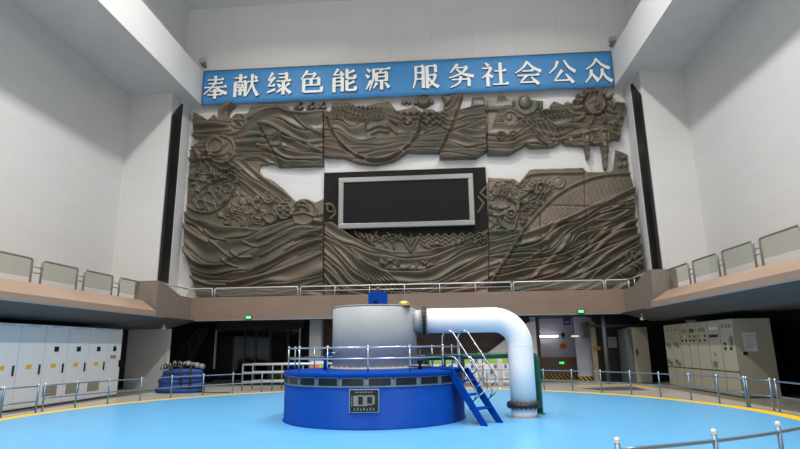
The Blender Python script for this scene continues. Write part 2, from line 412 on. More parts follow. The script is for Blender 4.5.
O_left = [(194,112),(202,116),(208,120),(213.4,114),(214.5,118),(218,119),(219,113.4),(224.5,105.6),(234.6,104.5),(228,111),(226.8,116.7),(232,118.5),(235.7,115),(243.5,114.5),(248,113.4),(251,108),(259,106.2),(278,104),(286.7,105.6),(291,111),(301,112),(323.5,109),(323.0,165.7),(279,166.8),(274.5,163.5),(259,164.6),(258,171),(262,175.7),(272,180),(283,189),(295.6,202),(305.7,198),(314.6,202),(323.5,198),(323.5,297),(197,297),(196,290),(191,273),(184.4,253),(185.4,216),(187,180),(191,147),(193,144.6),(199,142),(199,139),(193,137),(193.8,119)]
O_umid = [(324,112),(330,112),(332,103.4),(344.5,101.6),(351,103.4),(356.7,106.7),(365.7,106.7),(373.5,103.8),(389,101.6),(393.5,106.7),(396.8,111),(402.4,110),(408,109),(413.5,106.7),(418,110),(422.4,111.8),(429,109),(433.6,109.6),(436,111.8),(442.5,110.5),(445,103),(441.4,95.6),(463.6,95),(459,110),(471.4,106.7),(472.6,97.8),(483.7,97.3),(484.8,103.4),(487,151),(476,158),(453.6,158.6),(440,159),(440,152.8),(406.9,152.4),(393.5,161),(375.7,165),(360,163.5),(344.5,158),(324,156.8)]
O_uright = [(484.5,100),(496.7,101),(499,95),(503.4,95.6),(509,100),(516.7,99),(520,97),(526.8,95),(530,100),(543.5,101),(542.4,109),(551,108),(551,104.5),(553.5,101),(558,102),(562.4,104.5),(566.9,101),(573,104.5),(577,106),(573,100),(581,101),(576,94),(584.5,97),(584,89.5),(590,94),(595.5,88),(600,94),(606,89.5),(606,97),(614,93.5),(611,101),(614.7,103.4),(624.8,102),(625,115.6),(622.5,124.5),(621.4,128),(620.3,140),(615.9,139),(609,141),(607,169),(604.7,169),(601.4,143.5),(595.8,144.6),(590,143.5),(588.7,159),(587,158),(584.7,145.7),(565.7,144.6),(562.4,141),(553.5,146.8),(531,148),(525.7,145),(509,154.6),(487.8,154.6)]
O_lright = [(485,176.7),(514.8,178),(520,182),(531,168.6),(583.6,166.9),(588,171),(611,171.5),(614.7,168),(617,149),(622.5,151),(628,153.5),(630,171),(633.7,186),(635,218),(641.8,258),(643,297),(488,297)]
O_lmid = [(323.5,197),(330,197),(338,212),(338,218),(476,218),(476,197),(487.5,181),(488,297),(323.5,297)]

# left slabs: sheets of flowing cloth
sheets([[(180,104),(323,98)], [(184,120),(215,122),(235,123),(250,119),(263,111),(279,108),(290,112),(306,113),(323,111)],
 [(184,134),(215,134),(233,134),(250,129),(265,121),(280,120),(292,126),(306,130),(323,128)],
 [(184,144),(215,142),(235,141),(250,138),(265,137),(282,134),(297,141),(310,147),(323,149)],
 [(184,150),(215,148),(235,147),(255,146),(275,147),(290,150),(305,153),(323,153)],
 [(184,158),(215,156),(235,153),(255,152),(275,156),(290,160),(323,159)],
 [(184,168),(240,161),(260,160),(280,166),(323,168)]], 180, 323.4, amp=.22)
mach = [(186,162),(228,158),(234,168),(262,205),(300,202),(324,205),(324,213),(290,218),(258,228),(225,225),(207,219),(186,208)]
fill(mach, .16)
sheets([[(236,152),(262,174),(284,190),(300,204)], [(230,160),(250,176),(270,190),(286,203)], [(228,168),(248,184),(262,196),(278,205)], [(230,178),(246,192),(262,204)]],
       230, 290, inside([(232,156),(257,165),(262,176),(284,190),(298,204),(262,204),(240,192),(230,175)]), .18)
def comb(cx, cy, ang, n, gap, ln, w=.9, amp=.1, bend=0):
    c, s_ = math.cos(math.radians(ang)), math.sin(math.radians(ang))
    for k in range(n):
        o = (k-(n-1)/2)*gap; x, y = cx-s_*o, cy+c*o; l = ln*(1-.25*abs(o)/(n*gap))
        ridge([(x-c*l/2, y-s_*l/2), (x-s_*bend, y+c*bend), (x+c*l/2, y+s_*l/2)], w, amp)
def machinery(poly, seed, cell=9, amp=.1):
    r = random.Random(seed); P = np.array(poly); a, b = P.min(0), P.max(0); m = inside(poly); H0 = H.copy()
    y = a[1]+cell/2
    while y < b[1]:
        x = a[0]+cell/2
        while x < b[0]:
            px, pyy = x+r.uniform(-2, 2), y+r.uniform(-2, 2); k = r.random()
            if k < .42: comb(px, pyy, r.choice((20, 70, 110, 160)), r.choice((2, 3, 4)), 2.4, r.uniform(6, 10), .95, amp, r.uniform(-1.5, 1.5))
            elif k < .68: ring(px, pyy, r.uniform(2.4, 4), 1, amp)
            elif k < .84: disc(px, pyy, r.uniform(2.5, 4), amp*1.3, r.uniform(2, 4), .7)
            else: ring(px, pyy, r.uniform(4, 6), 1.1, amp, None, r.uniform(0, 180), r.uniform(240, 400))
            x += cell
        y += cell
    H[~m] = H0[~m]
machinery([(188,164),(226,158),(234,166),(240,182),(228,202),(205,213),(188,205)], 3, 8.5)
machinery([(234,188),(262,205),(300,206),(300,214),(258,227),(224,224),(216,214),(232,202)], 4, 7.5)
ridge([(187,206),(200,212),(215,210),(228,199),(235,184),(237,170)], 1.6, .14)
ridge([(190,198),(204,186),(222,178),(236,172)], 1.4, .12)
ridge([(205,165),(200,176),(190,186)], 1.4, .12)
ridge([(186,178),(206,181),(226,178)], 1.2, .1)
# big wheel and the small starred shield
disc(222, 150, 14.5, .16, dome=.3, base=.22); ring(222, 150, 13.5, 1.6, .12); ring(217, 148, 8, 1.4, .12, 9)
ridge([(204,152),(218,152),(228,144)], 1.5, .14); ridge([(210,156),(222,156),(232,150)], 1.3, .1); disc(232, 154, 2.2, .14)
disc(239.7, 122, 7.5, .14, dome=.2, base=.24); ring(239.7, 122, 6.8, 1.2, .1)
for k in range(5):
    a = -PI/2+k*2*PI/5; ridge([(239.7, 122), (239.7+4.5*math.cos(a), 122+4.5*math.sin(a))], 1.2, .12, False)
ridge([(218,121),(221,112),(228,107),(234,105)], 2.6, .14)
ridge([(196,150),(201,165),(194,178)], 1.6, .12); ridge([(205,160),(212,172),(208,178)], 1.6, .12); ridge([(214,164),(224,170),(232,166)], 1.6, .12); ridge([(228,163),(240,170)], 1.6, .12)
ridge([(274,140),(280,136),(288,140)], 1.2, .1); ridge([(281,134),(281,146),(285,150)], 1.3, .12)
ridge([(258,124),(272,150),(281,167)], 1.2, -.12, False)
# lower-left drapery
low = inside([(180,209),(186,208),(207,220),(225,226),(258,229),(290,219),(324,213),(324,297),(180,297)])
sheets([[(184,209),(195,217),(207,220),(220,225),(240,228),(258,227),(275,222),(290,218),(305,214),(324,212)],
 [(184,222),(195,228),(205,236),(215,240),(232,239),(250,235),(270,226),(290,221),(310,218),(324,217)],
 [(184,246),(195,254),(210,262),(225,262),(245,254),(262,246),(280,237),(300,228),(324,227)],
 [(184,264),(200,272),(215,275),(235,273),(255,268),(275,258),(295,246),(324,238)],
 [(184,272),(205,280),(225,281),(245,277),(265,271),(285,262),(305,252),(324,247)],
 [(184,290),(230,290),(260,285),(290,281),(324,272)], [(184,297),(260,293),(324,283)], [(184,305),(324,297)]], 180, 323.4, low, .26)
for q in ([(212,241),(224,252),(232,258)], [(205,230),(215,238),(228,241)], [(245,243),(258,247),(272,244)], [(296,240),(306,236),(318,235)], [(294,246),(306,242),(320,241)], [(300,255),(312,250),(323,249)], [(222,258),(228,264),(238,267)], [(232,252),(240,258),(252,258)]):
    ridge(q, 1.3, .1)
for q in ([(250,119),(263,111),(279,109),(290,113),(305,114),(322,112)], [(262,124),(275,127),(290,137),(305,142),(322,141)], [(258,146),(272,150),(290,158),(322,160)], [(296,118),(308,128),(322,135)],
          [(288,141),(300,141),(312,147),(322,152)], [(196,126),(214,125),(230,127)], [(196,133),(216,131),(232,130)], [(240,138),(254,134),(268,136)], [(238,144),(250,143),(266,142)]):
    ridge(q, 2.0, .12)
for q in ([(258,240),(272,234),(290,226),(308,222),(322,223)], [(262,247),(280,238),(300,229),(322,228)], [(186,252),(196,262),(208,266),(224,265)], [(262,256),(280,246),(300,236),(322,231)],
          [(268,264),(286,255),(304,246),(322,241)], [(240,282),(262,277),(284,270),(304,262),(322,254)], [(190,276),(206,284),(226,286)], [(250,270),(268,263),(284,254)], [(186,228),(196,236),(210,243)]):
    ridge(q, 1.8, .12)
for cx, cy, r in ((269, 198, 6), (284.5, 211, 9), (304.5, 212, 13), (271, 218, 6), (257, 199, 2.5), (257, 207, 2.5), (252, 212, 2.2)):
    disc(cx, cy, r, .1, dome=.3, base=.2); ring(cx, cy, r-.9, 1.3, .12)
ring(269, 198, 2.4, 1.1, .12); ring(281, 209, 2.6, 1, .1); ring(288, 209, 2.6, 1, .1); ring(281, 214, 2.4, 1, .1); ring(288, 214, 2.4, 1, .1)
ring(303, 207, 5, 1.2, .12, a0=150, a1=420); ring(302, 214, 8, 1.2, .12, a0=200, a1=330); ridge([(293,215),(304,213),(315,217)], 1.3, .12)
# upper middle slab
um = inside(O_umid)
sheets([[(324,100),(487,94)], [(324,110),(345,106),(365,111),(385,108),(400,114),(420,114),(440,115),(460,112),(487,106)],
 [(324,118),(340,114),(360,118),(380,113),(395,117),(405,121),(415,117),(425,121),(435,117),(450,122),(470,116),(487,113)],
 [(324,124),(340,121),(352,127),(365,122),(385,120),(398,123),(408,127),(418,123),(428,128),(438,124),(450,130),(470,124),(487,120)],
 [(324,130),(338,129),(350,137),(365,141),(385,138),(405,134),(420,134),(432,130),(445,127),(460,128),(475,131),(487,129)],
 [(324,137),(338,139),(350,146),(370,146),(390,143),(405,140),(420,138),(440,135),(455,133),(470,137),(487,138)],
 [(324,146),(338,148),(355,153),(375,150),(395,148),(415,143),(440,141),(455,142),(470,147),(487,145)],
 [(324,153),(345,157),(370,158),(395,153),(415,147),(440,147),(460,149),(487,150)], [(324,160),(370,166),(400,158),(440,154),(487,157)], [(324,172),(487,166)]], 324, 487.4, um, .2)
for k in range(12):
    x = 334+k*4.2; ridge([(x, 107+.2*(k % 3)), (x+3, 112), (x+1, 120)], 1.2, .09)
for k in range(3):
    yy = 114+k*4.5; ridge([(398+i*3.2, yy+(1.6 if i % 2 else -1.2)) for i in range(16)], 1.1, .1)
ridge([(327,118),(331,130),(338,142),(350,153),(365,160),(378,162),(393,158),(405,150),(415,140),(420,128),(422,112)], 1.3, -.14)
ridge([(329.5,118),(333.5,130),(340,141),(351,151),(365,157.5),(378,159.5),(392,156),(403,148.5),(412,139),(417,128)], 1.1, .08)
ridge([(463,96),(452,128),(440,153)], 1.2, -.16, False); ring(441, 95, 11, 1.1, .1, a0=0, a1=90); ring(441, 95, 16, 1.1, .1, a0=0, a1=75)
fill([(366,124),(386,119),(398,126),(396,136),(366,138)], .2); ridge([(368,130),(378,126),(390,128),(396,133)], 1.5, .12); ridge([(372,134),(380,131),(388,133)], 1.2, .12); ridge([(386,124),(391,129),(387,132)], 1.1, .1)
# upper right slab
ur = inside(O_uright)
sheets([[(484,88),(626,80)], [(484,108),(506,106),(530,112),(545,110),(565,106),(590,104),(626,104)], [(484,116),(505,118),(525,120),(540,117),(560,112),(580,116),(626,118)],
 [(484,124),(510,122),(530,122),(545,122),(555,128),(575,124),(600,124),(626,126)], [(484,134),(510,136),(520,131),(532,127),(545,136),(560,138),(580,128),(600,131),(626,132)],
 [(484,140),(510,142),(522,138),(535,134),(550,142),(570,138),(590,138),(626,140)], [(484,148),(510,150),(525,143),(540,144),(560,146),(626,150)], [(484,160),(626,158)]], 484, 626, ur, .18)
for k in range(6):
    x = 523+k*5; ridge([(x, 119+k*.4), (x+9, 128), (x+15, 138), (x+24, 144-k)], 1.3, .1)
for k in range(7): ridge([(540+k*4.5, 112-k*.3), (545+k*4.5, 119-k*.3)], 1.1, .1)
fill([(486,112),(497,111),(493,128),(486,132)], .24)
disc(525.7, 103, 13, .1, 13, .2, .2); ring(525.7, 103, 12, 1.3, .12, a0=0, a1=180); disc(525, 103, 6.5, .18)
disc(510, 119, 8, .1, dome=.2, base=.2); ring(510, 119, 7, 1.1, .1); disc(509, 118, 3, .1)
ring(501, 136, 3.4, 1.1, .12, a0=90, a1=400); ring(513, 135, 3.4, 1.1, .12, a0=120, a1=450)
disc(594.7, 105, 13, .02, dome=.1, base=.2); disc(594.7, 105, 9.6, .2, dome=.35); ring(594.7, 105, 9.8, 1.2, .1); ring(594.7, 105, 11.6, .9, -.1)
ridge([(595,100),(598,105),(594,108),(601,110)], 1.2, .09); ring(600, 104, 7, 1, .08, None, 95, 200); ridge([(588,104),(592,103)], 1, .07)
for x0, y0, x1, y1 in ((581,102,574,100), (584,98,577,94), (588,96,584.5,90), (595,94,595.5,88.5), (602,96,605.5,90), (606,99,613,94.5), (582,108,574,110), (585,114,579,120), (592,116,590,124), (600,115,604,122), (606,110,614,113)):
    ridge([(x0, y0), ((x0+x1)/2+.8, (y0+y1)/2+.6), (x1, y1)], 2.0, .14)
for cx, cy in ((587, 138.5), (603.6, 136)):
    disc(cx, cy, 5.5, .06, dome=.2, base=.26); disc(cx, cy, 3, .16); ring(cx, cy, 4.6, 1, .1)
ridge([(587,142),(587.8,157)], 2.2, .12); ridge([(604,140),(606,168)], 2.4, .14); ridge([(574,136),(587,133),(603,130),(619,136)], 1.8, .12)
clutter([(610,105),(623,104),(620,138),(606,128)], 10, 11, None, (4, 8))
ridge([(556,128),(572,126),(586,129)], 2.4, .1)
# lower right slab
lr = inside(O_lright)
arc = [(486,292),(493,278),(500,266),(509,253),(520,234),(536,214),(557.5,194),(581.6,181),(605.7,174.5),(635,173)]
aq = cat(arc); ay = np.interp(gx, aq[:, 0], aq[:, 1]); under = GY >= ay[None, :]
H[lr] = .14; H[lr & under] = .26
flow = [[(484,236),(520,233),(541.5,226),(568,217),(592,205),(614,195.4),(634,187),(648,182)],
 [(484,249),(520,247),(537,244),(545,239),(552,232),(562,225),(579,220),(600,209),(634,202),(648,197)],
 [(484,254),(530,253),(548,249),(556,244),(563,236),(574,228),(592,220),(612,212),(648,206)],
 [(484,260),(545,257),(562,252),(570,246),(579,235),(600,227),(635,214),(648,211)],
 [(484,268),(512,264),(533,259),(562,254),(580,244),(600,233),(620,224),(648,217)],
 [(484,276),(515,272),(540,266),(566,258),(590,246),(610,235),(630,227),(648,223)],
 [(484,284),(530,279),(560,270),(590,255),(615,242),(648,229)],
 [(484,293),(540,287),(575,277),(600,264),(625,251),(648,240)], [(484,302),(560,295),(600,281),(625,266),(648,252)], [(484,315),(600,300),(648,272)]]
q = cat(flow[0]); fy = np.interp(gx, q[:, 0], q[:, 1])
sheets(flow, 484, 645, lr & under & (GY >= fy[None, :]), .3)
H[lr & under & (GY >= fy[None, :])] += .06
sheets([[(484,232),(525,226)], [(484,240),(525,232)], [(484,249),(525,240)], [(484,258),(525,246)], [(484,268),(525,256)], [(484,280),(510,270)]], 484, 526, lr & ~under, .18)
H[lr & under] += .012*np.sin(GX[lr & under]*1.3+GY[lr & under]*.5)*np.sin(GY[lr & under]*1.1)
ridge(arc, 1.5, .1); ridge([(x+2.6, y+2.2) for x, y in arc], 1.2, -.05)
for q in ([(530,279),(543,267),(553,257),(562,246),(568,238)], [(561,274),(577,259),(594,241),(606,230)], [(583,262),(598,247),(617,231),(636,220)], [(580,279),(598,261),(617,249),(639,236)], [(546,240),(551,231),(558,224),(566,220)]):
    ridge(q, 2.6, .16)
for q in ([(600,214),(612,210),(622,205)], [(596,222),(610,220),(626,213)], [(566,262),(580,250),(592,236)], [(578,268),(592,254),(602,242)], [(520,262),(534,256),(548,246)], [(590,280),(604,266),(622,256)]):
    ridge(q, 1.4, .1)
ridge([(488,258),(530,257),(585,257)], .7, -.07, False); ridge([(585,176),(586,258)], .7, -.07, False); ridge([(540,215),(541,290)], .7, -.07, False); ridge([(530,205),(585,206),(634,207)], .7, -.05, False)
for k in range(3):
    disc(496+k*4, 190, 4.2, .12, 6.2, .6); ring(496+k*4, 190, 4, 1, .08, 6)
ring(541, 188, 8.5, 1.2, .12, 5.5); ring(541, 188, 4.5, 1.1, .12); disc(541, 188, 2.4, .14)
for k in range(16):
    a = k*PI/8; ridge([(541+9.5*math.cos(a), 188+6.5*math.sin(a)), (541+12.5*math.cos(a), 188+9.5*math.sin(a))], .8, .08, False)
disc(559, 182, 4.5, .12, dome=.6); ring(559, 182, 5.5, 1, .1)
ridge([(519,186),(531,174),(583,172)], 1.6, .1); ridge([(523,196),(531,190)], 1.4, .12); ridge([(528,190),(532,190)], 1.8, .14)
disc(511, 214, 8.5, .12, 8.5, .3); ring(511, 214, 4, 1.1, .14); disc(511, 214, 2, .14); ridge([(499,218),(503,226),(513,229),(516,222)], 1.6, .14); ridge([(509,198),(518,203),(517,210)], 2.4, .14)
ridge([(488,204),(498,208),(508,206)], 2, .12); ridge([(488,212),(496,215),(503,214)], 1.8, .12)
machinery([(520,196),(548,196),(536,210),(522,226),(518,214)], 21, 6.5); machinery([(487,179),(513,180),(519,184),(531,171),(531,184),(520,200),(487,200)], 22, 8, .07); machinery([(487,202),(503,208),(503,226),(487,232)], 23, 8, .08)
disc(627, 273, 8, .14, 4.5, .6); ring(627, 273, 11, 1.2, .12, 7); ring(629, 274, 15, 1.3, .12, 11, 180, 350)
for k in range(3): ring(621+k*5.5, 257.5-k*.4, 2.8, 1, .1, 4.2)
disc(620.5, 164.5, 3, .14); disc(626, 163.5, 3, .14); ridge([(617,152),(621,158),(628,156)], 1.3, .1)
# lower middle slab, set back under the screen
lm = inside(O_lmid); H[lm] = .02
def bump_only(fn):
    global H
    K = H.copy(); fn(); H[~lm] = K[~lm]
def midrelief():
    sheets([[(322,214),(340,226),(355,235),(370,243),(390,248),(410,250),(430,248),(450,243),(470,236),(489,228)],
     [(322,228),(340,240),(355,247),(370,253),(390,256),(410,257),(430,255),(450,250),(470,242),(489,235)],
     [(322,233),(345,248),(360,258),(380,266),(400,270),(425,270),(445,262),(465,250),(489,243)],
     [(322,240),(340,255),(355,270),(375,280),(400,284),(430,281),(450,273),(470,262),(489,254)],
     [(322,252),(340,266),(352,280),(375,289),(400,291),(430,289),(455,281),(489,266)], [(322,262),(336,276),(348,290),(380,296),(430,296),(489,280)], [(322,274),(336,290),(380,304),(489,296)]],
     323, 488.4, lm & (GY > 222), .2)
    up = lm & (GY < np.interp(gx, [322, 340, 355, 370, 390, 410, 430, 450, 470, 489], [214, 228, 238, 246, 251, 252, 250, 244, 237, 229])[None, :])
    H[up] = .06
    for r in range(3):
        ridge([(420+i*4.2, 236+r*4+(2 if i % 2 else -2)-.12*i) for i in range(17)], 1.1, .1, False)
    ridge([(400,234),(411,252),(420,234)], 1.3, .12, False); ridge([(411,234),(411,250)], 1, .1, False)
    for k in range(3): ridge([(404+k*2.5,236+k*3),(411,241+k*3.5),(417-k*2.5,236+k*3)], .9, .09, False)
    for k in range(9): ring(362+k*4.4, 238+1.5*math.sin(k*2), 1.9, 1, .1)
    clutter([(350,232),(400,233),(408,248),(372,245)], 22, 31, 50, (3, 7)); clutter([(378,262),(440,262),(430,269),(390,268)], 18, 32, None, (2, 5))
    ridge([(425,246),(436,244),(446,246),(436,248.5),(425,246)], 1.2, .1)
    for k in range(8): ridge([(352+k*2.2, 250+k*2), (362+k*4, 275), (376+k*5, 294)], 1, .08)
    ridge([(325,204),(331,204),(335,212),(330,218)], 1.5, .12); ring(330, 208, 3.4, 1.1, .12); ridge([(478,196),(484,203),(478,212)], 1.3, .12, False); ridge([(487,186),(480,192),(487,198)], 1.3, .12, False)
bump_only(midrelief)
H = np.clip(H, .02, .75)
# soften very slightly
for _ in range(1):
    K = H.copy(); K[1:-1, 1:-1] = (4*H[1:-1, 1:-1]+H[:-2, 1:-1]+H[2:, 1:-1]+H[1:-1, :-2]+H[1:-1, 2:])/8; H = K

mural = thing('relief_mural', (XC, YM, 4.6), 'huge bronze relief mural of waves, sun and clouds on the white end wall', 'mural')
AX = np.array(AR); AY_ = np.array(AD); AZ = np.array(AF)
def to_world(X, Y, depth):
    d = (X[..., None]-400)*AX+(Y[..., None]-224.5)*AY_+F*AZ
    t = 30.68/d[..., 1]; P = d*t[..., None]; P[..., 2] += EYE; P[..., 1] = YM-depth; return P
def slab(name, mask, label=None, z=0.0, parent=None):
    m = mask
    cell = m[:-1, :-1] | m[1:, :-1] | m[:-1, 1:] | m[1:, 1:]
    used = np.zeros(m.shape, bool)
    used[:-1, :-1] |= cell; used[1:, :-1] |= cell; used[:-1, 1:] |= cell; used[1:, 1:] |= cell
    idx = -np.ones(m.shape, int); idx[used] = np.arange(used.sum())
    dep = np.where(m, H+z, 0.0)
    P = to_world(GX, GY, dep)[used]-np.array(WORLD[(parent or mural).name])
    i, j = np.nonzero(cell)
    Q = np.stack([idx[i, j], idx[i+1, j], idx[i+1, j+1], idx[i, j+1]], 1)
    me = bpy.data.meshes.new(name); me.vertices.add(len(P)); me.vertices.foreach_set('co', P.ravel())
    me.loops.add(Q.size); me.loops.foreach_set('vertex_index', Q.ravel().astype(np.int32))
    me.polygons.add(len(Q)); me.polygons.foreach_set('loop_start', np.arange(0, Q.size, 4, dtype=np.int32))
    me.polygons.foreach_set('use_smooth', np.ones(len(Q), bool))
    me.update(calc_edges=True); me.validate(); me.materials.append(M_bronze)
    o = bpy.data.objects.new(name, me); COL.objects.link(o); o.parent = parent or mural; WORLD[o.name] = WORLD[(parent or mural).name]
    if label: o['label'] = label
    return o
L_ = inside(O_left)
hi = (GY < 168) & ~((GX < 262) & (GY > 160))
slab('relief_panel', L_ & (GX < 323.2) & hi)
slab('relief_panel', L_ & (GX < 323.2) & ~hi)
slab('relief_panel', um & (GX > 324.0) & (GX < 487.0), z=.05)
slab('relief_panel', ur & (GX > 487.8), z=.03)
slab('relief_panel', ur & (GX <= 487.8), z=.0)
slab('relief_panel', lr & (GX > 488.5))
slab('relief_panel', lm & (GX > 324) & (GX < 487.6))
# loose bronze pieces on the white wall
H = np.full(GX.shape, .2)
def loose(name, poly, fn=None):
    m = inside(poly)
    if fn: fn()
    slab(name, m)
loose('bronze_cloud', circ(423.6, 100.7, 7, 5.6), lambda: (disc(423.6, 100.7, 7, .1, 5.6, .8), ring(423.6, 100.7, 4.5, 1, .08, 3.4)))
loose('bronze_ball', circ(415.5, 101, 2.4)); loose('bronze_ball', circ(431.5, 100.4, 2.4))
loose('bronze_ball', circ(403.5, 101, 2.1)); loose('bronze_ball', circ(409, 101, 2.1))
for k, x in enumerate((293, 305, 316)):
    loose('bronze_boat', [(x, 107.5-.2*k), (x+2.5, 103.6), (x+6, 101.6), (x+8.5, 101.2), (x+6.5, 105.2), (x+10, 104.8), (x+9.5, 106.6), (x+7, 108.3-.3*k), (x+2, 108.8-.3*k)],
          lambda x=x: ridge([(x+4, 106), (x+6, 102.5)], 1.4, .1))

# ------------------------------------------------------------------ screen in the mural
tl, tr, br_, bl = py(338, 177.6, 30.5), py(473, 174.2, 30.5), py(475, 224.6, 30.5), py(340, 229, 30.5)
sx0, sx1, sz0, sz1 = tl.x+.05, (tr.x+br_.x)/2, bl.z, (tl.z+tr.z)/2
D0, D1 = py(324, 172.2, 30.8), py(485.5, 167.3, 30.8)
scr = thing('video_screen', ((sx0+sx1)/2, 30.6, sz0), 'large blank black video screen in a silver frame at the middle of the mural', 'screen')
B(D0.x, D1.x, 30.84, 30.99, sz0-.5, (D0.z+D1.z)/2).build('backing_board', M_darkboard, scr)
B(sx0+.2, sx1-.2, 30.58, 30.86, sz0+.2, sz1-.2).build('housing', M_blk, scr)
m = MB(); w = .30
m.box(sx0, sx1, 30.42, 30.7, sz1-w, sz1); m.box(sx0, sx1, 30.42, 30.7, sz0, sz0+w)
m.box(sx0, sx0+w, 30.42, 30.7, sz0+w, sz1-w); m.box(sx1-w, sx1, 30.42, 30.7, sz0+w, sz1-w)
m.build('silver_frame', M_steel, scr, .03)
B(sx0+w, sx1-w, 30.5, 30.57, sz0+w, sz1-w).build('display_panel', M_screen, scr)

# ------------------------------------------------------------------ banner with its twelve characters
YB = 30.55
p0, p1, p2, p3 = py(203.3, 71, YB), py(610.3, 51.5, YB), py(613, 87, YB), py(200.8, 104.5, YB)
bx0, bx1 = BX[0]+.03, BX[1]-.03; zt, zb = (p0.z+p1.z)/2, (p2.z+p3.z)/2
ban = thing('slogan_banner', ((bx0+bx1)/2, YB, zb), 'long blue banner with white Chinese characters stretched above the mural', 'banner')
nb = 120; vs = []; fs = []
for i in range(nb+1):
    x = bx0+(bx1-bx0)*i/nb
    for j in range(7):
        z = zb+(zt-zb)*j/6; edge = .02*math.sin(i*.5) if j in (0, 6) else 0
        vs.append((x, YB+.012*math.sin(i*.37+j*.8)*math.sin(i*.11), z+edge))
for i in range(nb):
    for j in range(6):
        a = i*7+j; fs.append((a, a+7, a+8, a+1))
c = MB().add(vs, fs, True).build('banner_cloth', M_banner, ban)
md = c.modifiers.new('thick', 'SOLIDIFY'); md.thickness = .02
MB().tube([(bx0, YB-.01, zt), (bx1, YB-.01, zt)], .025, 6).build('hem_rope', M_steel, ban)
G = {
'奉': 'h18,19,82 h22,35,78 h6,51,94 p49,3;46,38;6,80 n54,51;70,66;96,80 h30,68,70 h22,83,78 v50,58,99',
'献': 'h4,18,52 v28,3,35 v8,36,98 h8,36,50 v49,36,97 d19,44;24,52 d38,43;33,52 h16,58,42 h14,72,44 v29,58,92 h56,36,97 p74,5;73,48;52,97 n75,40;83,68;98,96 d84,13;93,25',
'绿': 'p25,3;8,33 h8,34,26 p33,22;8,58 h8,58,34 t4,86;36,73 h48,10,82 v80,10,40 h50,25,80 h42,40,97 v68,40,96 d46,52;57,64 t42,88;62,72 p92,50;76,65 n72,62;82,78;97,92',
'色': 'p34,3;10,38 h30,18,66 p66,18;52,36 v20,38,90 h20,38,80 v79,38,66 v49,38,64 h20,64,80 H20,91,92 v90,72,91',
'能': 'p26,3;8,28 h8,27,42 d34,13;45,31 v10,40,99 h10,40,42 v42,40,97 h10,56,42 h10,72,42 v60,5,44 p88,12;60,25 H60,44,92 v91,31,44 v60,52,94 p88,58;60,72 H60,93,94 v93,79,93',
'源': 'd8,9;20,21 d3,33;15,45 t5,94;23,58 h30,12,97 p33,12;32,50;18,98 p64,13;56,28 v44,28,62 h44,28,84 v83,28,62 h44,44,84 h44,60,84 v64,60,97 p46,69;33,91 d77,69;92,90',
'服': 'p13,8;12,60;2,97 h12,8,42 v41,8,97 h12,34,42 h12,60,42 v56,8,99 h56,8,90 v88,8,34 h56,46,88 p88,46;76,76;54,98 n62,56;76,80;98,96',
'务': 'p38,3;10,38 h34,18,74 p74,18;50,42;5,59 n34,24;58,44;97,55 h16,66,80 v79,66,95 p49,54;42,80;10,98',
'社': 'd17,3;29,15 h5,25,38 p38,25;24,48;3,65 v24,46,99 d29,50;42,63 h50,38,93 v72,5,91 h43,92,99',
'会': 'p50,3;32,28;3,49 n50,5;68,28;98,46 h30,42,70 h10,60,90 p44,60;20,88 h20,88,74 d61,68;86,97',
'公': 'p36,7;26,32;3,55 n60,5;74,32;98,53 p50,45;20,86 h20,86,78 d63,62;88,97',
'众': 'p50,3;36,26;10,45 n50,5;66,28;94,45 p28,47;22,74;3,98 n28,60;36,74;47,89 p68,45;62,74;43,98 n68,58;80,82;99,97'}
def strokes(code):
    for tok in code.split():
        k, a = tok[0], tok[1:]
        if k in 'hH':
            x0, y, x1 = map(float, a.split(',')); w = 4.5 if k == 'h' else 8
            yield [((x0, y), w), ((x1, y), w)]
            if k == 'h': yield [((x1-11, y-2.2), 1), ((x1-4, y-4.5), 8), ((x1+1, y-.5), 3)]
        elif k == 'v':
            x, y0, y1 = map(float, a.split(',')); yield [((x, y0), 11.5), ((x, y1), 11)]
        else:
            P = [tuple(map(float, q.split(','))) for q in a.split(';')]; n = len(P)
            W = {'p': (11, 3), 'n': (5, 13), 'd': (5, 13), 't': (4, 10)}[k]
            P = [tuple(v) for v in cat(P, 5)] if n > 2 else [P[0], ((P[0][0]+P[1][0])/2, (P[0][1]+P[1][1])/2), P[1]]
            yield [(p, W[0]+(W[1]-W[0])*i/(len(P)-1)) for i, p in enumerate(P)]
def glyph(code, cx, cz, s, Y, extra, thick):
    m = MB()
    for si, st in enumerate(strokes(code)):
        P = [Vector((x, -y)) for (x, y), w in st]; W = [w/2+extra for _, w in st]
        if extra:
            P[0] = P[0]+(P[0]-P[1]).normalized()*extra; P[-1] = P[-1]+(P[-1]-P[-2]).normalized()*extra
        A, Bv = [], []
        for i, p in enumerate(P):
            t = (P[min(i+1, len(P)-1)]-P[max(i-1, 0)]).normalized(); nrm = Vector((-t.y, t.x))
            A.append(p+nrm*W[i]); Bv.append(p-nrm*W[i])
        n = len(P); f3 = lambda q, y, dy=si*.0012: (cx+(q.x-50)*s, y-dy, cz+(q.y+50)*s)
        V = [f3(q, Y) for q in A]+[f3(q, Y) for q in Bv]+[f3(q, Y+thick) for q in A]+[f3(q, Y+thick) for q in Bv]
        fs = []
        for i in range(n-1):
            fs += [(i, i+1, n+i+1, n+i), (2*n+i, 3*n+i, 3*n+i+1, 2*n+i+1), (i, 2*n+i, 2*n+i+1, i+1), (n+i, n+i+1, 3*n+i+1, 3*n+i)]
        fs += [(0, n, 3*n, 2*n), (n-1, 3*n-1, 4*n-1, 2*n-1)]
        m.add(V, fs)
    return m
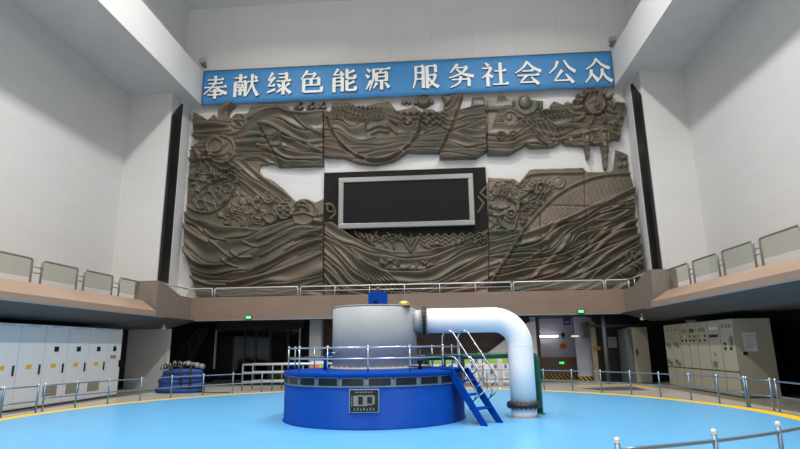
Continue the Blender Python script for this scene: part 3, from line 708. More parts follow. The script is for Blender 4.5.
for ch, px, pyy in (('奉', 215.5, 87.2), ('献', 246, 85.3), ('绿', 279, 83.8), ('色', 311.5, 81.9), ('能', 344.5, 80.2), ('源', 378, 78.5),
                    ('服', 425.6, 76.6), ('务', 461, 75.6), ('社', 494.5, 74.2), ('会', 528, 73), ('公', 562, 71.6), ('众', 597.3, 70.2)):
    c = py(px, pyy, YB-.06)
    o = glyph(G[ch], c.x, c.z, .0162, YB-.035, 1.5, .005).build('character_outline', M_ink, ban)
    glyph(G[ch], c.x, c.z, .0162, YB-.085, .7, .006).build('character', M_white, ban)

# small fixtures at the banner's ends
for px, pyy, s, lab in ((203, 63.5, 1, 'small grey box fixture on the girder beside the first banner character'), (612.5, 42, -1, 'small grey box fixture on the girder beside the last banner character')):
    q = py(px, pyy, 30.6); q.z = max(q.z, ZT+.12)
    t = thing('wall_fixture', (q.x, 30.6, q.z), lab, 'fixture')
    B(q.x-.2, q.x+.2, 30.4, 30.7, q.z, q.z+.3).build('fixture_box', M_cyl, t, .03)
    B(q.x-.1, q.x+.1, 30.45, 30.98, q.z-.11, q.z+.02).build('bracket', M_mgrey, t)

# ------------------------------------------------------------------ balcony railings
def framed(name, a, b, z0, z1, label, group, lead=None, glass_gap=.22, r=.04, fm=None, gm=None):
    fm = fm or M_frame; gm = gm or M_glass
    """inverted-U tube frame from a to b with a glass sheet inside"""
    a, b = Vector(a), Vector(b); d = (b-a).normalized(); n = Vector((-d.y, d.x, 0))
    t = thing(name, ((a+b)/2)[:2]+(z0,) if False else ((a.x+b.x)/2, (a.y+b.y)/2, z0), label, 'railing', group)
    up = lambda p, z: Vector((p.x, p.y, z)); c = .1; pts = [up(a, z0), up(a, z1-c)]
    for k in range(1, 5):
        th = k*PI/8; pts.append(up(a, z1-c)+d*(c-c*math.cos(th))+Vector((0, 0, c*math.sin(th))))
    for k in range(0, 5):
        th = PI/2-k*PI/8; pts.append(up(b, z1-c)-d*(c-c*math.cos(th))+Vector((0, 0, c*math.sin(th))))
    pts.append(up(b, z0))
    MB().tube(pts, r, 8).build('tube_frame', fm, t)
    g0, g1 = a+d*.06, b-d*.06
    MB().prism([up(g0, z0+glass_gap)-n*.006, up(g1, z0+glass_gap)-n*.006, up(g1, z1-.05)-n*.006, up(g0, z1-.05)-n*.006], n*.012).build('glass_sheet', gm, t)
    if lead is not None:
        e = Vector(lead)
        for k, zz in enumerate((.28, .48)):
            MB().tube([up(b, z1-zz), up(e, z1-zz)], .022, 6).build('connecting_bar', M_frame, t)
    return t
XR = {-1: XC-12.55, 1: XC+12.35}
GL = 'framed glass panels along the balcony edges'
lp = [(2, 33), (43, 78), (85, 113), (120, 142)]
def yedge(px, s):    # where the vertical through px meets the railing line
    lo = 300 if False else (258+(282-258)*(px-32)/110 if s < 0 else 225+(263-225)*(796-px)/109)
    return pX(px, lo, XR[s]).y
for i, (a, b) in enumerate(lp):
    ya = yedge(a, -1) if a > 5 else yedge(33, -1)-3.6; yb = yedge(b, -1)
    nx = yedge(lp[i+1][0], -1) if i < 3 else 25.33
    framed('glass_railing', (XR[-1], ya, 0), (XR[-1], yb, 0), 4.31, 5.2,
           ('glass railing panel cut by the frame above the white cabinets', 'glass railing panel second from the edge of the picture above the white cabinets', 'third glass railing panel above the white cabinets, next to the narrowest one', 'narrowest glass railing panel above the white cabinets, against the granite block')[i], GL, (XR[-1], nx, 0))
rp = [(800, 759), (752.4, 721.7), (717, 692.3), (688, 668)]
for i, (a, b) in enumerate(rp):
    ya = yedge(a, 1); yb = yedge(b, 1); nx = yedge(rp[i+1][0], 1) if i < 3 else 25.33
    framed('glass_railing', (XR[1], ya, 0), (XR[1], yb, 0), 4.31, 5.2,
           ('large glass railing panel at the picture edge above the beige cabinets', 'glass railing panel second nearest above the beige cabinets', 'glass railing panel third nearest above the beige cabinets', 'glass railing panel against the granite block above the beige cabinets')[i], GL, (XR[1], nx, 0))
YG = 28.92
for a, b, lab in ((188, 213, 'short glass railing panel below the mural at the stairs end'), (215, 298, 'long glass railing panel below the mural, next to the short stairs end panel'),
                  (513.5, 603.5, 'long glass railing panel below the curved hill of the mural'), (606, 629, 'short glass railing panel below the mural at the control cabinet end')):
    A, Bb = py(a, 288, YG), py(b, 282, YG)
    framed('glass_railing', (A.x, YG, 0), (Bb.x, YG, 0), ZP, 5.22, lab, 'framed glass panels of the rear balcony', None, .05, .035, M_bright, M_clear)
A, Bb = py(300.5, 286.5, YG), py(511, 282, YG)
t = thing('balcony_railing', ((A.x+Bb.x)/2, YG, ZP), 'long open steel railing of the rear balcony behind the grey housing', 'railing')
MB().tube([(A.x, YG, ZP), (A.x, YG, 5.16), (A.x+.06, YG, 5.22), (Bb.x-.06, YG, 5.22), (Bb.x, YG, 5.16), (Bb.x, YG, ZP)], .035, 8).build('tube_frame', M_bright, t)
MB().tube([(A.x, YG, 4.98), (Bb.x, YG, 4.98)], .022, 6).build('middle_rail', M_bright, t)
for k in range(1, 6):
    x = A.x+(Bb.x-A.x)*k/6; MB().tube([(x, YG, ZP), (x, YG, 5.2)], .02, 6).build('post', M_bright, t)

for s_, lab in ((-1, 'short railing over the stepped granite wing by the stairwell'), (1, 'short railing over the stepped granite wing by the beige cabinets')):
    x = XC+s_*11.75; t = thing('balcony_railing', (x, 27.3, ZP), lab, 'railing')
    MB().tube([(x, 25.7, 5.2), (x, 28.85, 5.2)], .035, 8).build('top_rail', M_bright, t)
    for y in (26.9, 27.9, 28.8): MB().tube([(x, y, 4.9 if y < 27 else ZP), (x, y, 5.2)], .025, 8).build('post', M_bright, t)

# ------------------------------------------------------------------ ring railing on the floor
RR = 11.26; ZR = .88
def az(px, yy=388, near=False):
    d = ray(px, yy); d = Vector((d.x, d.y)).normalized(); c = Vector((CEN.x, CEN.y)); b = d.dot(c); q = b*b-(c.length_squared-RR*RR)
    t = b+(-1 if near else 1)*math.sqrt(max(q, 0)); p = d*t-c; return math.degrees(math.atan2(p.y, p.x))
def rp3(a, z): return Vector((CEN.x+RR*math.cos(math.radians(a)), CEN.y+RR*math.sin(math.radians(a)), z))
def arcpts(a, b, z):
    n = max(2, int(abs(b-a)/1.5)); return [rp3(a+(b-a)*k/n, z) for k in range(n+1)]
def ring_rail(name, angs, label, cat_='railing', rails=(ZR-.03, .44), group=None):
    mid = rp3((angs[0]+angs[-1])/2, 0); t = thing(name, mid, label, cat_, group)
    for a in angs:
        b = rp3(a, 0); p = MB().tube([b, rp3(a, ZR)], .028, 8).lathe([(.06, 0), (.06, .02), (.03, .03)], b, 10).build('post', M_galv, t)
        MB().ball(rp3(a, ZR+.012), .036, 8).build('post_cap', M_cap, p)
    for z, nm in zip(rails, ('top_rail', 'middle_rail', 'bottom_rail')):
        MB().tube(arcpts(angs[0], angs[-1], z), .022, 8).build(nm, M_galv, t)
    return t
a0 = az(4.5); aG = az(38.5); aM = az(45)
ring_rail('ring_railing', [a0+.5+7*k for k in range(3)][::-1], 'piece of blue grey ring railing running out of the picture before the white cabinets')
ring_rail('ring_gate', [a0, aG], 'railing gate with three bars in front of the white cabinets', 'gate', (ZR-.03, .38, .12))
mid = [az(x) for x in (77, 109, 141, 171.4, 203, 232.6, 261.6)]
bk = [az(x) for x in (544.4, 572.6, 601.6, 631, 660, 690, 717.7, 745)]
gap = [mid[-1]+(bk[0]-mid[-1])*k/10 for k in range(1, 10)]
ring_rail('ring_railing', [aM]+mid+gap+bk, 'long blue grey ring railing sweeping round behind the blue generator')
aR0, aR1, aR2 = bk[-1]-.5, az(770.7), az(778.8)
ring_rail('ring_gate', [aR0, aR1], 'railing gate leaf in front of the beige control cabinets', 'gate', (ZR-.03, .42))
n1 = az(772, 424, True); 
seq = [aR2+.6]
while seq[-1] > -32: seq.append(seq[-1]-7)
ring_rail('ring_railing', seq, 'ring railing running out of the picture past the gate leaf before the beige cabinets')
RR, ZR = 10.62, .93
near = [az(772, 424, True), az(724.5, 434.5, True), az(631, 444.5, True)]
def near_az(x, y):
    q = pz(x, y, ZR)-CEN; return math.degrees(math.atan2(q.y, q.x))
near = [near_az(772, 424.5), near_az(724.5, 434.8), near_az(631, 445)]
ring_rail('ring_railing', [near[0]+13.4, near[0]+6.7]+near, 'nearest railing curving through the bottom corner of the picture on the blue floor')
RR, ZR = 11.26, .88

# ------------------------------------------------------------------ generator
gen = thing('generator', CEN, 'round blue generator casing with dark window band standing on the blue floor', 'generator')
RD = 2.53; ZD = 1.32
MB().lathe([(RD+.03, 0), (RD+.03, .04), (RD, .05), (RD, .98)], CEN, 96).build('drum_body', M_drum, gen)
MB().lathe([(RD-.03, .9), (RD-.03, 1.25)], CEN, 96).build('window_backing', M_sframe, gen)
MB().lathe([(RD-.05, 1.2), (RD, 1.2), (RD+.03, 1.22), (RD+.03, ZD-.02), (RD+.01, ZD), (1.5, ZD+.02), (.5, ZD+.02)], CEN, 96).build('top_deck', M_drum, gen)
MB().lathe([(RD-.05, .98), (RD+.005, .98), (RD+.008, 1.0), (RD-.05, 1.0)], CEN, 96).build('lower_window_trim', M_sframe, gen)
a_front = math.atan2(-CEN.y, -CEN.x)
def arcbox(r0, r1, a, b, z0, z1, n=4):
    m = MB(); vs = []; fs = []
    for k in range(n+1):
        t = a+(b-a)*k/n; c, s_ = math.cos(t), math.sin(t)
        vs += [(CEN.x+r0*c, CEN.y+r0*s_, z0), (CEN.x+r1*c, CEN.y+r1*s_, z0), (CEN.x+r1*c, CEN.y+r1*s_, z1), (CEN.x+r0*c, CEN.y+r0*s_, z1)]
    for k in range(n):
        i = 4*k; fs += [(i+j, i+(j+1) % 4, i+4+(j+1) % 4, i+4+j) for j in range(4)]
    fs += [(0, 1, 2, 3), (4*n+3, 4*n+2, 4*n+1, 4*n)]; return m.add(vs, fs)
for k in range(24):
    a = a_front+math.radians(15*(k+.18)); hw = math.radians(6.55)
    f = arcbox(RD-.04, RD+.012, a-hw, a+hw, 1.005, 1.21).build('vent_window', M_sframe, gen)
    arcbox(RD-.02, RD+.017, a-hw*.93, a+hw*.93, 1.02, 1.195).build('dark_pane', M_dglass, f)
# plaque
ap = a_front-math.radians(5.6)*1.05
def onarc(da, z, r=RD): return Vector((CEN.x+r*math.cos(ap+da), CEN.y+r*math.sin(ap+da), z))
pl = arcbox(RD-.01, RD+.02, ap-.145, ap+.145, .40, .95).build('rating_plaque', M_sframe, gen, .01)
arcbox(RD, RD+.026, ap-.133, ap+.133, .425, .925).build('plaque_face', M_blk, pl)
m = MB()
def pq(a, b, z0, z1):
    q = arcbox(RD+.01, RD+.031, ap+a, ap+b, z0, z1, 2); m.add(q.v, q.f)
for k in range(7): pq(-.085+k*.025, -.085+k*.025+.014, .86, .89)
for k in range(7): pq(-.095+k*.03, -.095+k*.03+.012, .46, .5+.02*(k % 2))
LM = m
for a_ in ([(-.1, -.055, .56, .80), (-.055, -.012, .78, .81), (-.055, -.012, .56, .59)], [(-.01, .03, .56, .80), (.03, .08, .77, .81), (.03, .08, .58, .61), (.078, .1, .6, .8)]):
    m = MB()
    for b_ in a_: pq(*b_)
    m.build('plaque_diagram', M_vent, pl)
m = LM
for k in range(5): pq(-.12, -.112, .55+k*.05, .58+k*.05)
m.build('plaque_lettering', M_vent, pl)
# deck railing
RP = 2.44; posts = []
gap_a = math.radians(-23.5)   # towards the ladder
t0 = gap_a+math.radians(13); t1 = gap_a-math.radians(13)+2*PI
rail = thing('deck_railing', (CEN.x, CEN.y, ZD), 'low stainless railing round the top of the blue generator', 'railing')
def deck_az(px, yy):
    d = ray(px, yy); d = Vector((d.x, d.y)).normalized(); c = Vector((CEN.x, CEN.y)); b = d.dot(c)
    p = d*(b-math.sqrt(max(b*b-(c.length_squared-RP*RP), 0)))-c; return math.atan2(p.y, p.x)
pa, pb = deck_az(368, 358), deck_az(410, 358); st_ = pb-pa
angs = [t1]+[pa+st_*k for k in range(1, -13, -1)]
norm = sorted({round((a-t0) % (2*PI), 4) for a in angs})
norm = [v for v in norm if v < t1-t0+.001]
for v in [0.0]+[v for v in norm if v > .15]:
    a = t0+v; c, s_ = math.cos(a), math.sin(a)
    p = MB().tube([(CEN.x+RP*c, CEN.y+RP*s_, ZD), (CEN.x+RP*c, CEN.y+RP*s_, 1.95)], .02, 8).build('post', M_chrome, rail)
    MB().ball((CEN.x+RP*c, CEN.y+RP*s_, 1.955), .03, 8).build('post_cap', M_cap, p)
for z, nm in ((1.93, 'top_rail'), (1.66, 'middle_rail')):
    MB().tube([(CEN.x+RP*math.cos(t0+(t1-t0)*k/72), CEN.y+RP*math.sin(t0+(t1-t0)*k/72), z) for k in range(73)], .022, 8).build(nm, M_chrome, rail)
# grey housing on top
ZH = 3.06; hs = thing('rotor_housing', (CEN.x, CEN.y, ZD+.02), 'tall grey cylindrical housing standing on the blue generator', 'machine')
MB().lathe([(1.22, ZD+.02), (1.22, ZH-.06), (1.17, ZH-.02), (1.1, ZH)], CEN, 72).build('housing_shell', M_cyl, hs)
MB().lathe([(1.2, ZD+.02), (1.29, ZD+.02), (1.29, ZD+.07), (1.2, ZD+.08)], CEN, 72).build('base_flange', M_cyl, hs)
m = MB()
for k in range(36):
    a = k*PI/18; m.lathe([(.022, 0), (.022, .03), (.012, .035)], (CEN.x+1.25*math.cos(a), CEN.y+1.25*math.sin(a), ZD+.07), 6)
b_ = m.build('bolt_ring', M_cap, hs); b_['kind'] = 'stuff'
MB().lathe([(1.16, ZH-.01), (1.19, ZH), (1.19, ZH+.02), (1.12, ZH+.02)], CEN, 72).build('top_rim', M_cyl, hs)
# blue sensor head with its red cap
c = py(378, 297, 15.9)
sh = thing('sensor_head', (c.x, 15.9, ZH), 'blue bracket unit with a red cap on top of the grey housing', 'machine')
m = MB(); z0, z1 = ZH+.0, py(378, 292.5, 15.9).z
m.box(c.x-.27, c.x-.1, 15.75, 16.05, z0, z1); m.box(c.x+.02, c.x+.27, 15.75, 16.05, z0, z1); m.box(c.x-.1, c.x+.02, 15.75, 16.05, z0+.18, z1); m.box(c.x-.3, c.x+.3, 15.7, 16.1, z0, z0+.03)
m.build('bracket_body', M_drum, sh, .01)
B(c.x-.09, c.x+.01, 15.85, 15.95, z0+.03, z0+.2).build('sensor_core', M_blk, sh)
MB().lathe([(.05, z1), (.05, z1+.07)], (c.x, 15.9, 0), 16).build('cap_stem', M_drum, sh)
MB().lathe([(.045, z1+.07), (.05, z1+.12), (.03, z1+.16)], (c.x, 15.9, 0), 16).build('red_cap', M_red, sh)
c = py(404, 302.5, 15.4)
bc = thing('brass_cover', (c.x, 15.4, ZH), 'small round brass cover on the front top edge of the grey housing', 'cover')
MB().lathe([(.17, ZH), (.17, ZH+.05), (.15, ZH+.1), (.08, ZH+.14), (.02, ZH+.15)], (c.x, 15.4, 0), 24).build('dome', M_brass, bc)
MB().lathe([(.2, ZH), (.2, ZH+.02)], (c.x, 15.4, 0), 24).build('collar', M_brass, bc)

# the big white pipe
px_, py_ = 2.25, 15.9; zc = 2.655; r = .35; R = .72
wp = thing('elbow_pipe', (px_, py_, 0), 'thick white pipe bending from the grey housing down to the blue floor', 'pipe')
pts = [Vector((-.5, py_, zc)), Vector((0, py_, zc)), Vector((.8, py_, zc))]
for k in range(0, 15):
    th = k*PI/28; pts.append(Vector((px_-R+R*math.sin(th), py_, zc-R+R*math.cos(th))))
pts += [Vector((px_, py_, 1.4)), Vector((px_, py_, .34))]
MB().tube(pts, r, 40).build('pipe_run', M_pipe, wp)
MB().tube([(CEN.x+1.12, py_, zc), (-.5, py_, zc)], r-.03, 40).build('housing_stub', M_cyl, wp)
def flange(c, axis, r0, w, name, label=None):
    m = MB(); m.lathe([(r0, -w), (r0, w)], c, 40, axis)
    f = m.build(name, M_rubber, wp); nb_ = MB()
    for k in range(20):
        a = 2*PI*k/20; q = Vector((math.cos(a), math.sin(a), 0))*(r0-.045)
        if axis == 'X': q = Vector((0, q.x, q.y))
        qq = Vector(c)+q; nb_.lathe([(.022, -w-.03), (.022, w+.03)], qq, 6, axis)
    b = nb_.build('bolt_ring', M_rubber if axis == 'Z' else M_mgrey, f); b['kind'] = 'stuff'
    return f
flange((-.44, py_, zc), 'X', .42, .05, 'upper_flange'); flange((px_, py_, .33), 'Z', .46, .055, 'lower_flange')
MB().lathe([(r+.0, 0), (r+.0, .28)], (px_, py_, 0), 40).build('pipe_foot', M_pipe, wp)
MB().lathe([(r+.05, 0), (r+.05, .03)], (px_, py_, 0), 40).build('foot_plate', M_cyl, wp)
MB().tube([Vector((px_, py_, 1.93-.01)), Vector((px_, py_, 1.93+.01))], r+.004, 40).build('weld_seam', M_pipe, wp)
gp = thing('green_pipe', (2.78, 16.45, 0), 'dark green pipe running behind the white elbow pipe', 'pipe')
MB().tube([(-.45, 16.45, 1.62), (1.2, 16.45, 1.64), (2.62, 16.45, 1.66), (2.72, 16.45, 1.63), (2.78, 16.45, 1.55), (2.78, 16.45, .02)], .085, 16).build('pipe_run', M_green, gp)
MB().lathe([(.15, 0), (.15, .03), (.1, .05)], (2.78, 16.45, 0), 20).build('floor_collar', M_green, gp)
MB().tube([(-.4, 16.45, 1.62), (-.4, 16.45, ZD+.02)], .07, 12).build('deck_leg', M_green, gp)
# small pipework on the deck
bp_ = py(329, 366, 15.2)
q = thing('blue_pipe', (bp_.x-.1, 15.2, ZD+.02), 'small bent blue pipe beside the grey housing on the generator deck', 'pipe')
x = bp_.x-.1
MB().tube([(x, 15.2, ZD+.02), (x, 15.2, 1.62), (x+.02, 15.2, 1.7), (x+.08, 15.2, 1.76), (x+.16, 15.2, 1.78)], .055, 12).build('blue_elbow', M_drum, q)
MB().tube([(x+.16, 15.2, 1.78), (x+.24, 15.2, 1.78), (x+.32, 15.3, 1.82)], .03, 8).build('steel_nipple', M_steel, q)
vx = py(420, 366, 15.0).x
v = thing('deck_valve', (vx, 15.0, ZD+.02), 'small dark valve with a handwheel on the generator deck beside the grey housing', 'valve')
MB().lathe([(.05, ZD+.02), (.05, ZD+.2), (.07, ZD+.22), (.07, ZD+.3), (.03, ZD+.32), (.03, 1.85)], (vx, 15, 0), 14).build('valve_body', M_rubber, v)
MB().tube([(vx-.3, 15, ZD+.12), (vx+.3, 15, ZD+.1)], .04, 10).build('valve_pipe', M_mgrey, v)
MB().tube([(vx+.09*math.cos(k*PI/10), 15+.09*math.sin(k*PI/10), 1.85) for k in range(20)], .015, 6, True).build('handwheel', M_rubber, v)

# blue ladder with stainless handrails
dirL = Vector((math.cos(math.radians(-37)), math.sin(math.radians(-37)), 0)); topL = CEN+Vector((math.cos(math.radians(-23.5)), math.sin(math.radians(-23.5)), 0))*2.56; sideL = Vector((-dirL.y, dirL.x, 0))
def LP(rr, z, s): return topL+dirL*(rr-2.56)+sideL*s+Vector((0, 0, z))
lad = thing('deck_ladder', LP(3.7, 0, 0), 'blue ladder with looped stainless handrails leaning on the blue generator', 'ladder')
hw = .36
for s in (-1, 1):
    prof = [(RD-.02, 1.34), (RD+.14, 1.34), (3.66, 0.0), (3.46, 0.0), (RD+.02, 1.16)]
    MB().prism([LP(a, z, s*hw-.025) for a, z in prof], sideL*.05).build('stringer', M_drum, lad)
for k in range(3):
    z = 1.02-.33*k; rr = RD+.14+(1.34-z)/1.34*(3.66-RD-.14)-.16
    MB().prism([LP(rr-.13, z, -hw+.02), LP(rr+.13, z, -hw+.02), LP(rr+.13, z, hw-.02), LP(rr-.13, z, hw-.02)], (0, 0, .035)).build('tread', M_drum, lad)
MB().prism([LP(RD-.3, 1.335, -hw), LP(RD+.14, 1.335, -hw), LP(RD+.14, 1.335, hw), LP(RD-.3, 1.335, hw)], (0, 0, .03)).build('landing_plate', M_drum, lad)
sl = Vector((3.66-RD-.14, -1.34)).normalized()
for s in (-1, 1):
    o = s*(hw+.0)
    up = [(RD-.2, 1.36), (RD-.2, 1.9)]
    for k in range(1, 9):
        th = PI-k*PI/8*.82; up.append((RD-.2+.22+.22*math.cos(th), 2.1+.24*math.sin(th)))
    e = up[-1]; up += [(e[0]+sl.x*.5, e[1]+sl.y*.5), (e[0]+sl.x*1.2, e[1]+sl.y*1.2)]
    e = up[-1]; up += [(e[0]+.06, e[1]-.14), (e[0]+.03, e[1]-.26), (e[0]-.08, e[1]-.34)]
    h = MB().tube([LP(a, z, o) for a, z in up], .022, 8).build('handrail', M_chrome, lad)
    lo = [(RD-.2, 1.66), (RD+.1, 1.66), (RD+.2, 1.64), (RD+.28, 1.57)]; e = lo[-1]
    lo += [(e[0]+sl.x*.9, e[1]+sl.y*.9)]; e = lo[-1]; lo += [(e[0]+.03, e[1]-.1), (e[0]-.04, e[1]-.2)]
    MB().tube([LP(a, z, o) for a, z in lo], .018, 8).build('lower_handrail', M_chrome, h)
    for k in (.1, .52):
        a = (RD+.14+sl.x*1.84*k, 1.34+sl.y*1.84*k); n_ = Vector((-sl.y, sl.x)) if -sl.y > 0 else Vector((sl.y, -sl.x))
        MB().tube([LP(a[0], a[1], o), LP(a[0]+n_.x*.55, a[1]+n_.y*.55, o)], .016, 8).build('handrail_strut', M_chrome, h)

# ------------------------------------------------------------------ white cabinets
FX = XC-12.3
def cabY(px, X): return pX(px, 326 if X < 0 else 322, X).y
edges = [cabY(x, FX) for x in (22, 47.3, 69.9, 91.2, 109.6, 123.3)]
w_ = edges[1]-edges[0]; edges = [edges[0]-2*w_, edges[0]-w_]+edges
HL = 2.88
labsW = ['white cabinet running out of the picture, first of the white row', 'second white cabinet in the row, plain door with yellow label beside the picture edge', 'third white cabinet, plain door with yellow label and no meter', 'white cabinet with black meter and bottom vent, nearest of the three vented ones', 'middle one of the three white cabinets with meter and bottom vent', 'white cabinet with meter and bottom vent next to the last narrow cabinet', 'last narrow white cabinet with a grey notice by the black wall']
def face(t, name, m, y0, y1, z0, z1, d=.015, X=None, parent=None):
    X = FX if X is None else X; s = 1 if X < 0 else -1
    return B(*sorted((X, X+s*d)), y0, y1, z0, z1).build(name, m, parent or t)
for i in range(7):
    y0, y1 = edges[i], edges[i+1]; w = y1-y0
    t = thing('control_cabinet', (FX-.65, (y0+y1)/2, 0), labsW[i], 'cabinet', 'white cabinets in a row')
    B(FX-1.3, FX-.0, y0+.004, y1-.004, .08, HL).build('cabinet_body', M_cabW, t)
    B(FX-1.28, FX-.03, y0+.006, y1-.006, 0, .08).build('plinth', M_dgrey, t)
    d = face(t, 'door', M_cabW, y0+.015, y1-.015, .1, HL-.1)
    face(t, 'door_gap', M_seam, y1-.016, y1-.004, .1, HL-.06, .008)
    yh = y1-.16*w
    if i < 6: face(t, 'handle', M_blk, yh, yh+.06, 1.16, 1.5, .05, parent=d)
    else: face(t, 'handle', M_blk, y1-.12, y1-.07, 1.25, 1.55, .05, parent=d)
    face(t, 'nameplate', M_pink, y0+.25*w, y1-.25*w, HL-.08, HL-.02, .02)
    if 1 <= i < 6:
        yc = y0+.45*w; face(t, 'yellow_label', M_lbl, yc-.13, yc+.13, 1.36, 1.5, .02, parent=d)
    if i >= 3:
        yc = y0+.5*w; mt = face(t, 'meter', M_blk, yc-.11, yc+.11, 1.94, 2.12, .04, parent=d)
        if i == 6: face(t, 'meter_label', M_bgreen, yc-.09, yc+.09, 2.12, 2.17, .02, parent=d)
    if 3 <= i < 6:
        vt = face(t, 'vent_grille', M_vent, y0+.12*w, y1-.28*w, .36, .74, .025, parent=d)
    if i == 6: face(t, 'notice_plate', M_vent, y0+.25*w, y0+.65*w, 1.62, 1.76, .02, parent=d)

# ------------------------------------------------------------------ beige cabinets
GXR = XC+12.65
eR = [cabY(x, GXR) for x in (663, 670.5, 678.6, 687, 694.7, 706.5, 718.5, 732.7)]
HR = 2.79
labsB = ['beige control cabinet farthest along the beige row, by the dark doorway', 'second farthest beige control cabinet with knobs on a plain door', 'beige control cabinet with three coloured buttons, farthest of the button ones', 'narrow beige control cabinet with amber and red buttons, between two wider button cabinets', 'beige control cabinet with red button and grey meter plate beside the lit indicator row', 'beige control cabinet with a row of white indicator lights', 'nearest beige control cabinet, its broad end side carrying a white notice']
for i in range(7):
    y1, y0 = eR[i], eR[i+1]; w = y1-y0; yc = (y0+y1)/2
    t = thing('switch_cabinet', (GXR+.65, yc, 0), labsB[i], 'cabinet', 'beige control cabinets in a row')
    B(GXR, GXR+1.3, y0+.004, y1-.004, .06, HR).build('cabinet_body', M_cabB, t)
    B(GXR+.03, GXR+1.28, y0+.006, y1-.006, 0, .06).build('plinth', M_dgrey, t)
    d = face(t, 'door', M_cabB, y0+.02, y1-.02, .92, HR-.06, X=GXR)
    face(t, 'lower_panel', M_cabB, y0+.02, y1-.02, .1, .86, X=GXR)
    face(t, 'seam', M_seam, y0+.005, y0+.016, .08, HR-.03, .008, X=GXR); face(t, 'cross_seam', M_seam, y0+.01, y1-.01, .87, .91, .005, X=GXR)
    def fit(name, m, dy, z, sy, sz, dd=.03): return face(t, name, m, yc+dy*w-sy/2, yc+dy*w+sy/2, z-sz/2, z+sz/2, dd, GXR, d)
    if i in (0, 1):
        fit('nameplate', M_vent, 0, 2.55, .3, .08)
        for dy, z in ((.1, 1.9), (-.2, 1.85), (.15, 1.15), (-.15, 1.05)): fit('knob', M_steel, dy, z, .12, .16, .1)
    if i in (2, 3, 4):
        fit('meter', M_vent if i != 3 else M_dgrey, 0, 2.46, .55*w, .16, .035)
        for dy, mm in ((.25, M_btnR), (0, M_paper if i == 2 else M_btnY), (-.25, M_btnY if i == 2 else M_blk)): fit('button', mm, dy, 2.22, .12, .09)
        for dy in (.22, -.22): fit('switch', M_blk, dy, 2.05, .08, .08, .05)
    if i == 5:
        for k in range(5): fit('indicator_light', M_paper, .3-.15*k, 2.5, .09, .12, .035)
        for k in range(4): fit('switch', M_blk, .27-.18*k, 2.2, .09, .1, .06)
        fit('handle', M_steel, .1, 1.12, .16, .22, .1); fit('nameplate', M_vent, .1, 1.5, .2, .1)
    if i == 6:
        for dy in (.25, 0, -.25): fit('dial', M_vent, dy, 2.55, .14, .14, .04)
        fit('handle', M_steel, -.3, 2.0, .12, .3, .1)
        for dy in (.2, -.2):
            for z in (1.72, 1.9): fit('switch', M_blk, dy, z, .1, .09, .06)
        # the end side that faces the room
        yF = y0+.004
        for a, b in ((.03, .62), (.66, 1.27)):
            B(GXR+a, GXR+b, yF-.012, yF, .12, HR-.06).build('end_panel', M_cabB, t)
        nt_ = B(GXR+.28, GXR+.72, yF-.02, yF-.01, 1.62, 2.28).build('notice', M_paper, t)
        m = MB()
        for k in range(9): m.box(GXR+.33, GXR+.67-.05*(k % 3), yF-.023, yF-.019, 2.18-.055*k, 2.195-.055*k)
        m.build('notice_lines', M_vent, nt_)
        B(GXR+.2, GXR+.34, yF-.05, yF-.01, 1.5, 1.6).build('handle', M_blk, t)

# ------------------------------------------------------------------ under the rear balcony
YL = 31.3
def bxp(x0, x1, yt, yb, Y, t=.1, zfloor=True):
    a, b = py(x0, yt, Y), py(x1, yt, Y); z0 = 0 if zfloor else (py((x0+x1)/2, yb, Y)).z
    return MB().box(a.x, b.x, Y, Y+t, z0, (a.z+b.z)/2)
struct('wall_stairwell', B(-17, -11.5, 33.5, 33.7, 0, 3.6), M_black, 'rear wall of the stairwell, its darkness painted in black')  # black colour here and on the side wall paints the dark void
struct('wall_stairwell_side', B(-11.9, -11.75, 31.0, 33.6, 0, 3.55), M_black, 'side wall of the stairwell, its darkness painted in black')
gx0, gx1 = py(215, 340, 30.6).x, py(303, 340, 30.6).x
struct('wall_office_back', B(gx0, gx1+.6, 32.2, 32.4, 0, 3.55), M_black, 'black wall behind the dark glass front')
wn = struct('window_1', B(gx0, gx1, 30.6, 30.68, 3.0, 3.5), M_blackm, 'dark glazed office front under the rear balcony')
B(gx0+.1, gx1-.1, 30.63, 30.645, .3, 3.0).build('pane', M_dkglass, wn)
B(gx0, gx1, 30.6, 30.7, 0, .3).build('window_sill', M_blackm, wn)
for px in (216, 300):
    x = py(px, 340, 30.6).x; B(x-.04, x+.04, 30.52, 30.66, .9 if px < 250 else .6, 3.05).build('window_post', M_mgrey, wn)
for px in (245, 256, 270, 288):
    x = py(px, 340, 30.6).x; B(x-.05, x+.05, 30.58, 30.66, .3, 3.0).build('mullion', M_blackm, wn)
for k, (a, b) in enumerate(((243, 254), (258, 270))):
    t = thing('curtain', (py((a+b)/2, 340, 32).x, 31.9, .5), ('grey curtain nearer the stairs behind the dark glass', 'grey curtain nearer the concrete column behind the dark glass')[k], 'curtain')
    xa, xb = py(a, 340, 31.9).x, py(b, 340, 31.9).x; n = 16; vs = []
    for i in range(n+1):
        x = xa+(xb-xa)*i/n; vs += [(x, 31.9+.03*math.sin(i*1.6), .6), (x, 31.9+.03*math.sin(i*1.6), 2.8)]
    MB().add(vs, [(2*i, 2*i+2, 2*i+3, 2*i+1) for i in range(n)], True).build('curtain_cloth', M_dgrey, t).modifiers.new('thick', 'SOLIDIFY').thickness = .01
    MB().tube([(xa, 31.9, 2.82), (xb, 31.9, 2.82)], .02, 6).build('curtain_rod', M_dgrey, t)
for k, px in enumerate((223.5, 228)):
    x = py(px, 345, 32.15).x
    o = B(x-.12, x+.12, 32.1, 32.2, 1.7, 2.2).build('wall_notice', M_dgrey, None); tag(o, ('dim grey notice on the black office wall, the one nearer the stairs', 'dim grey notice on the black office wall, the one nearer the curtains')[k], 'notice')
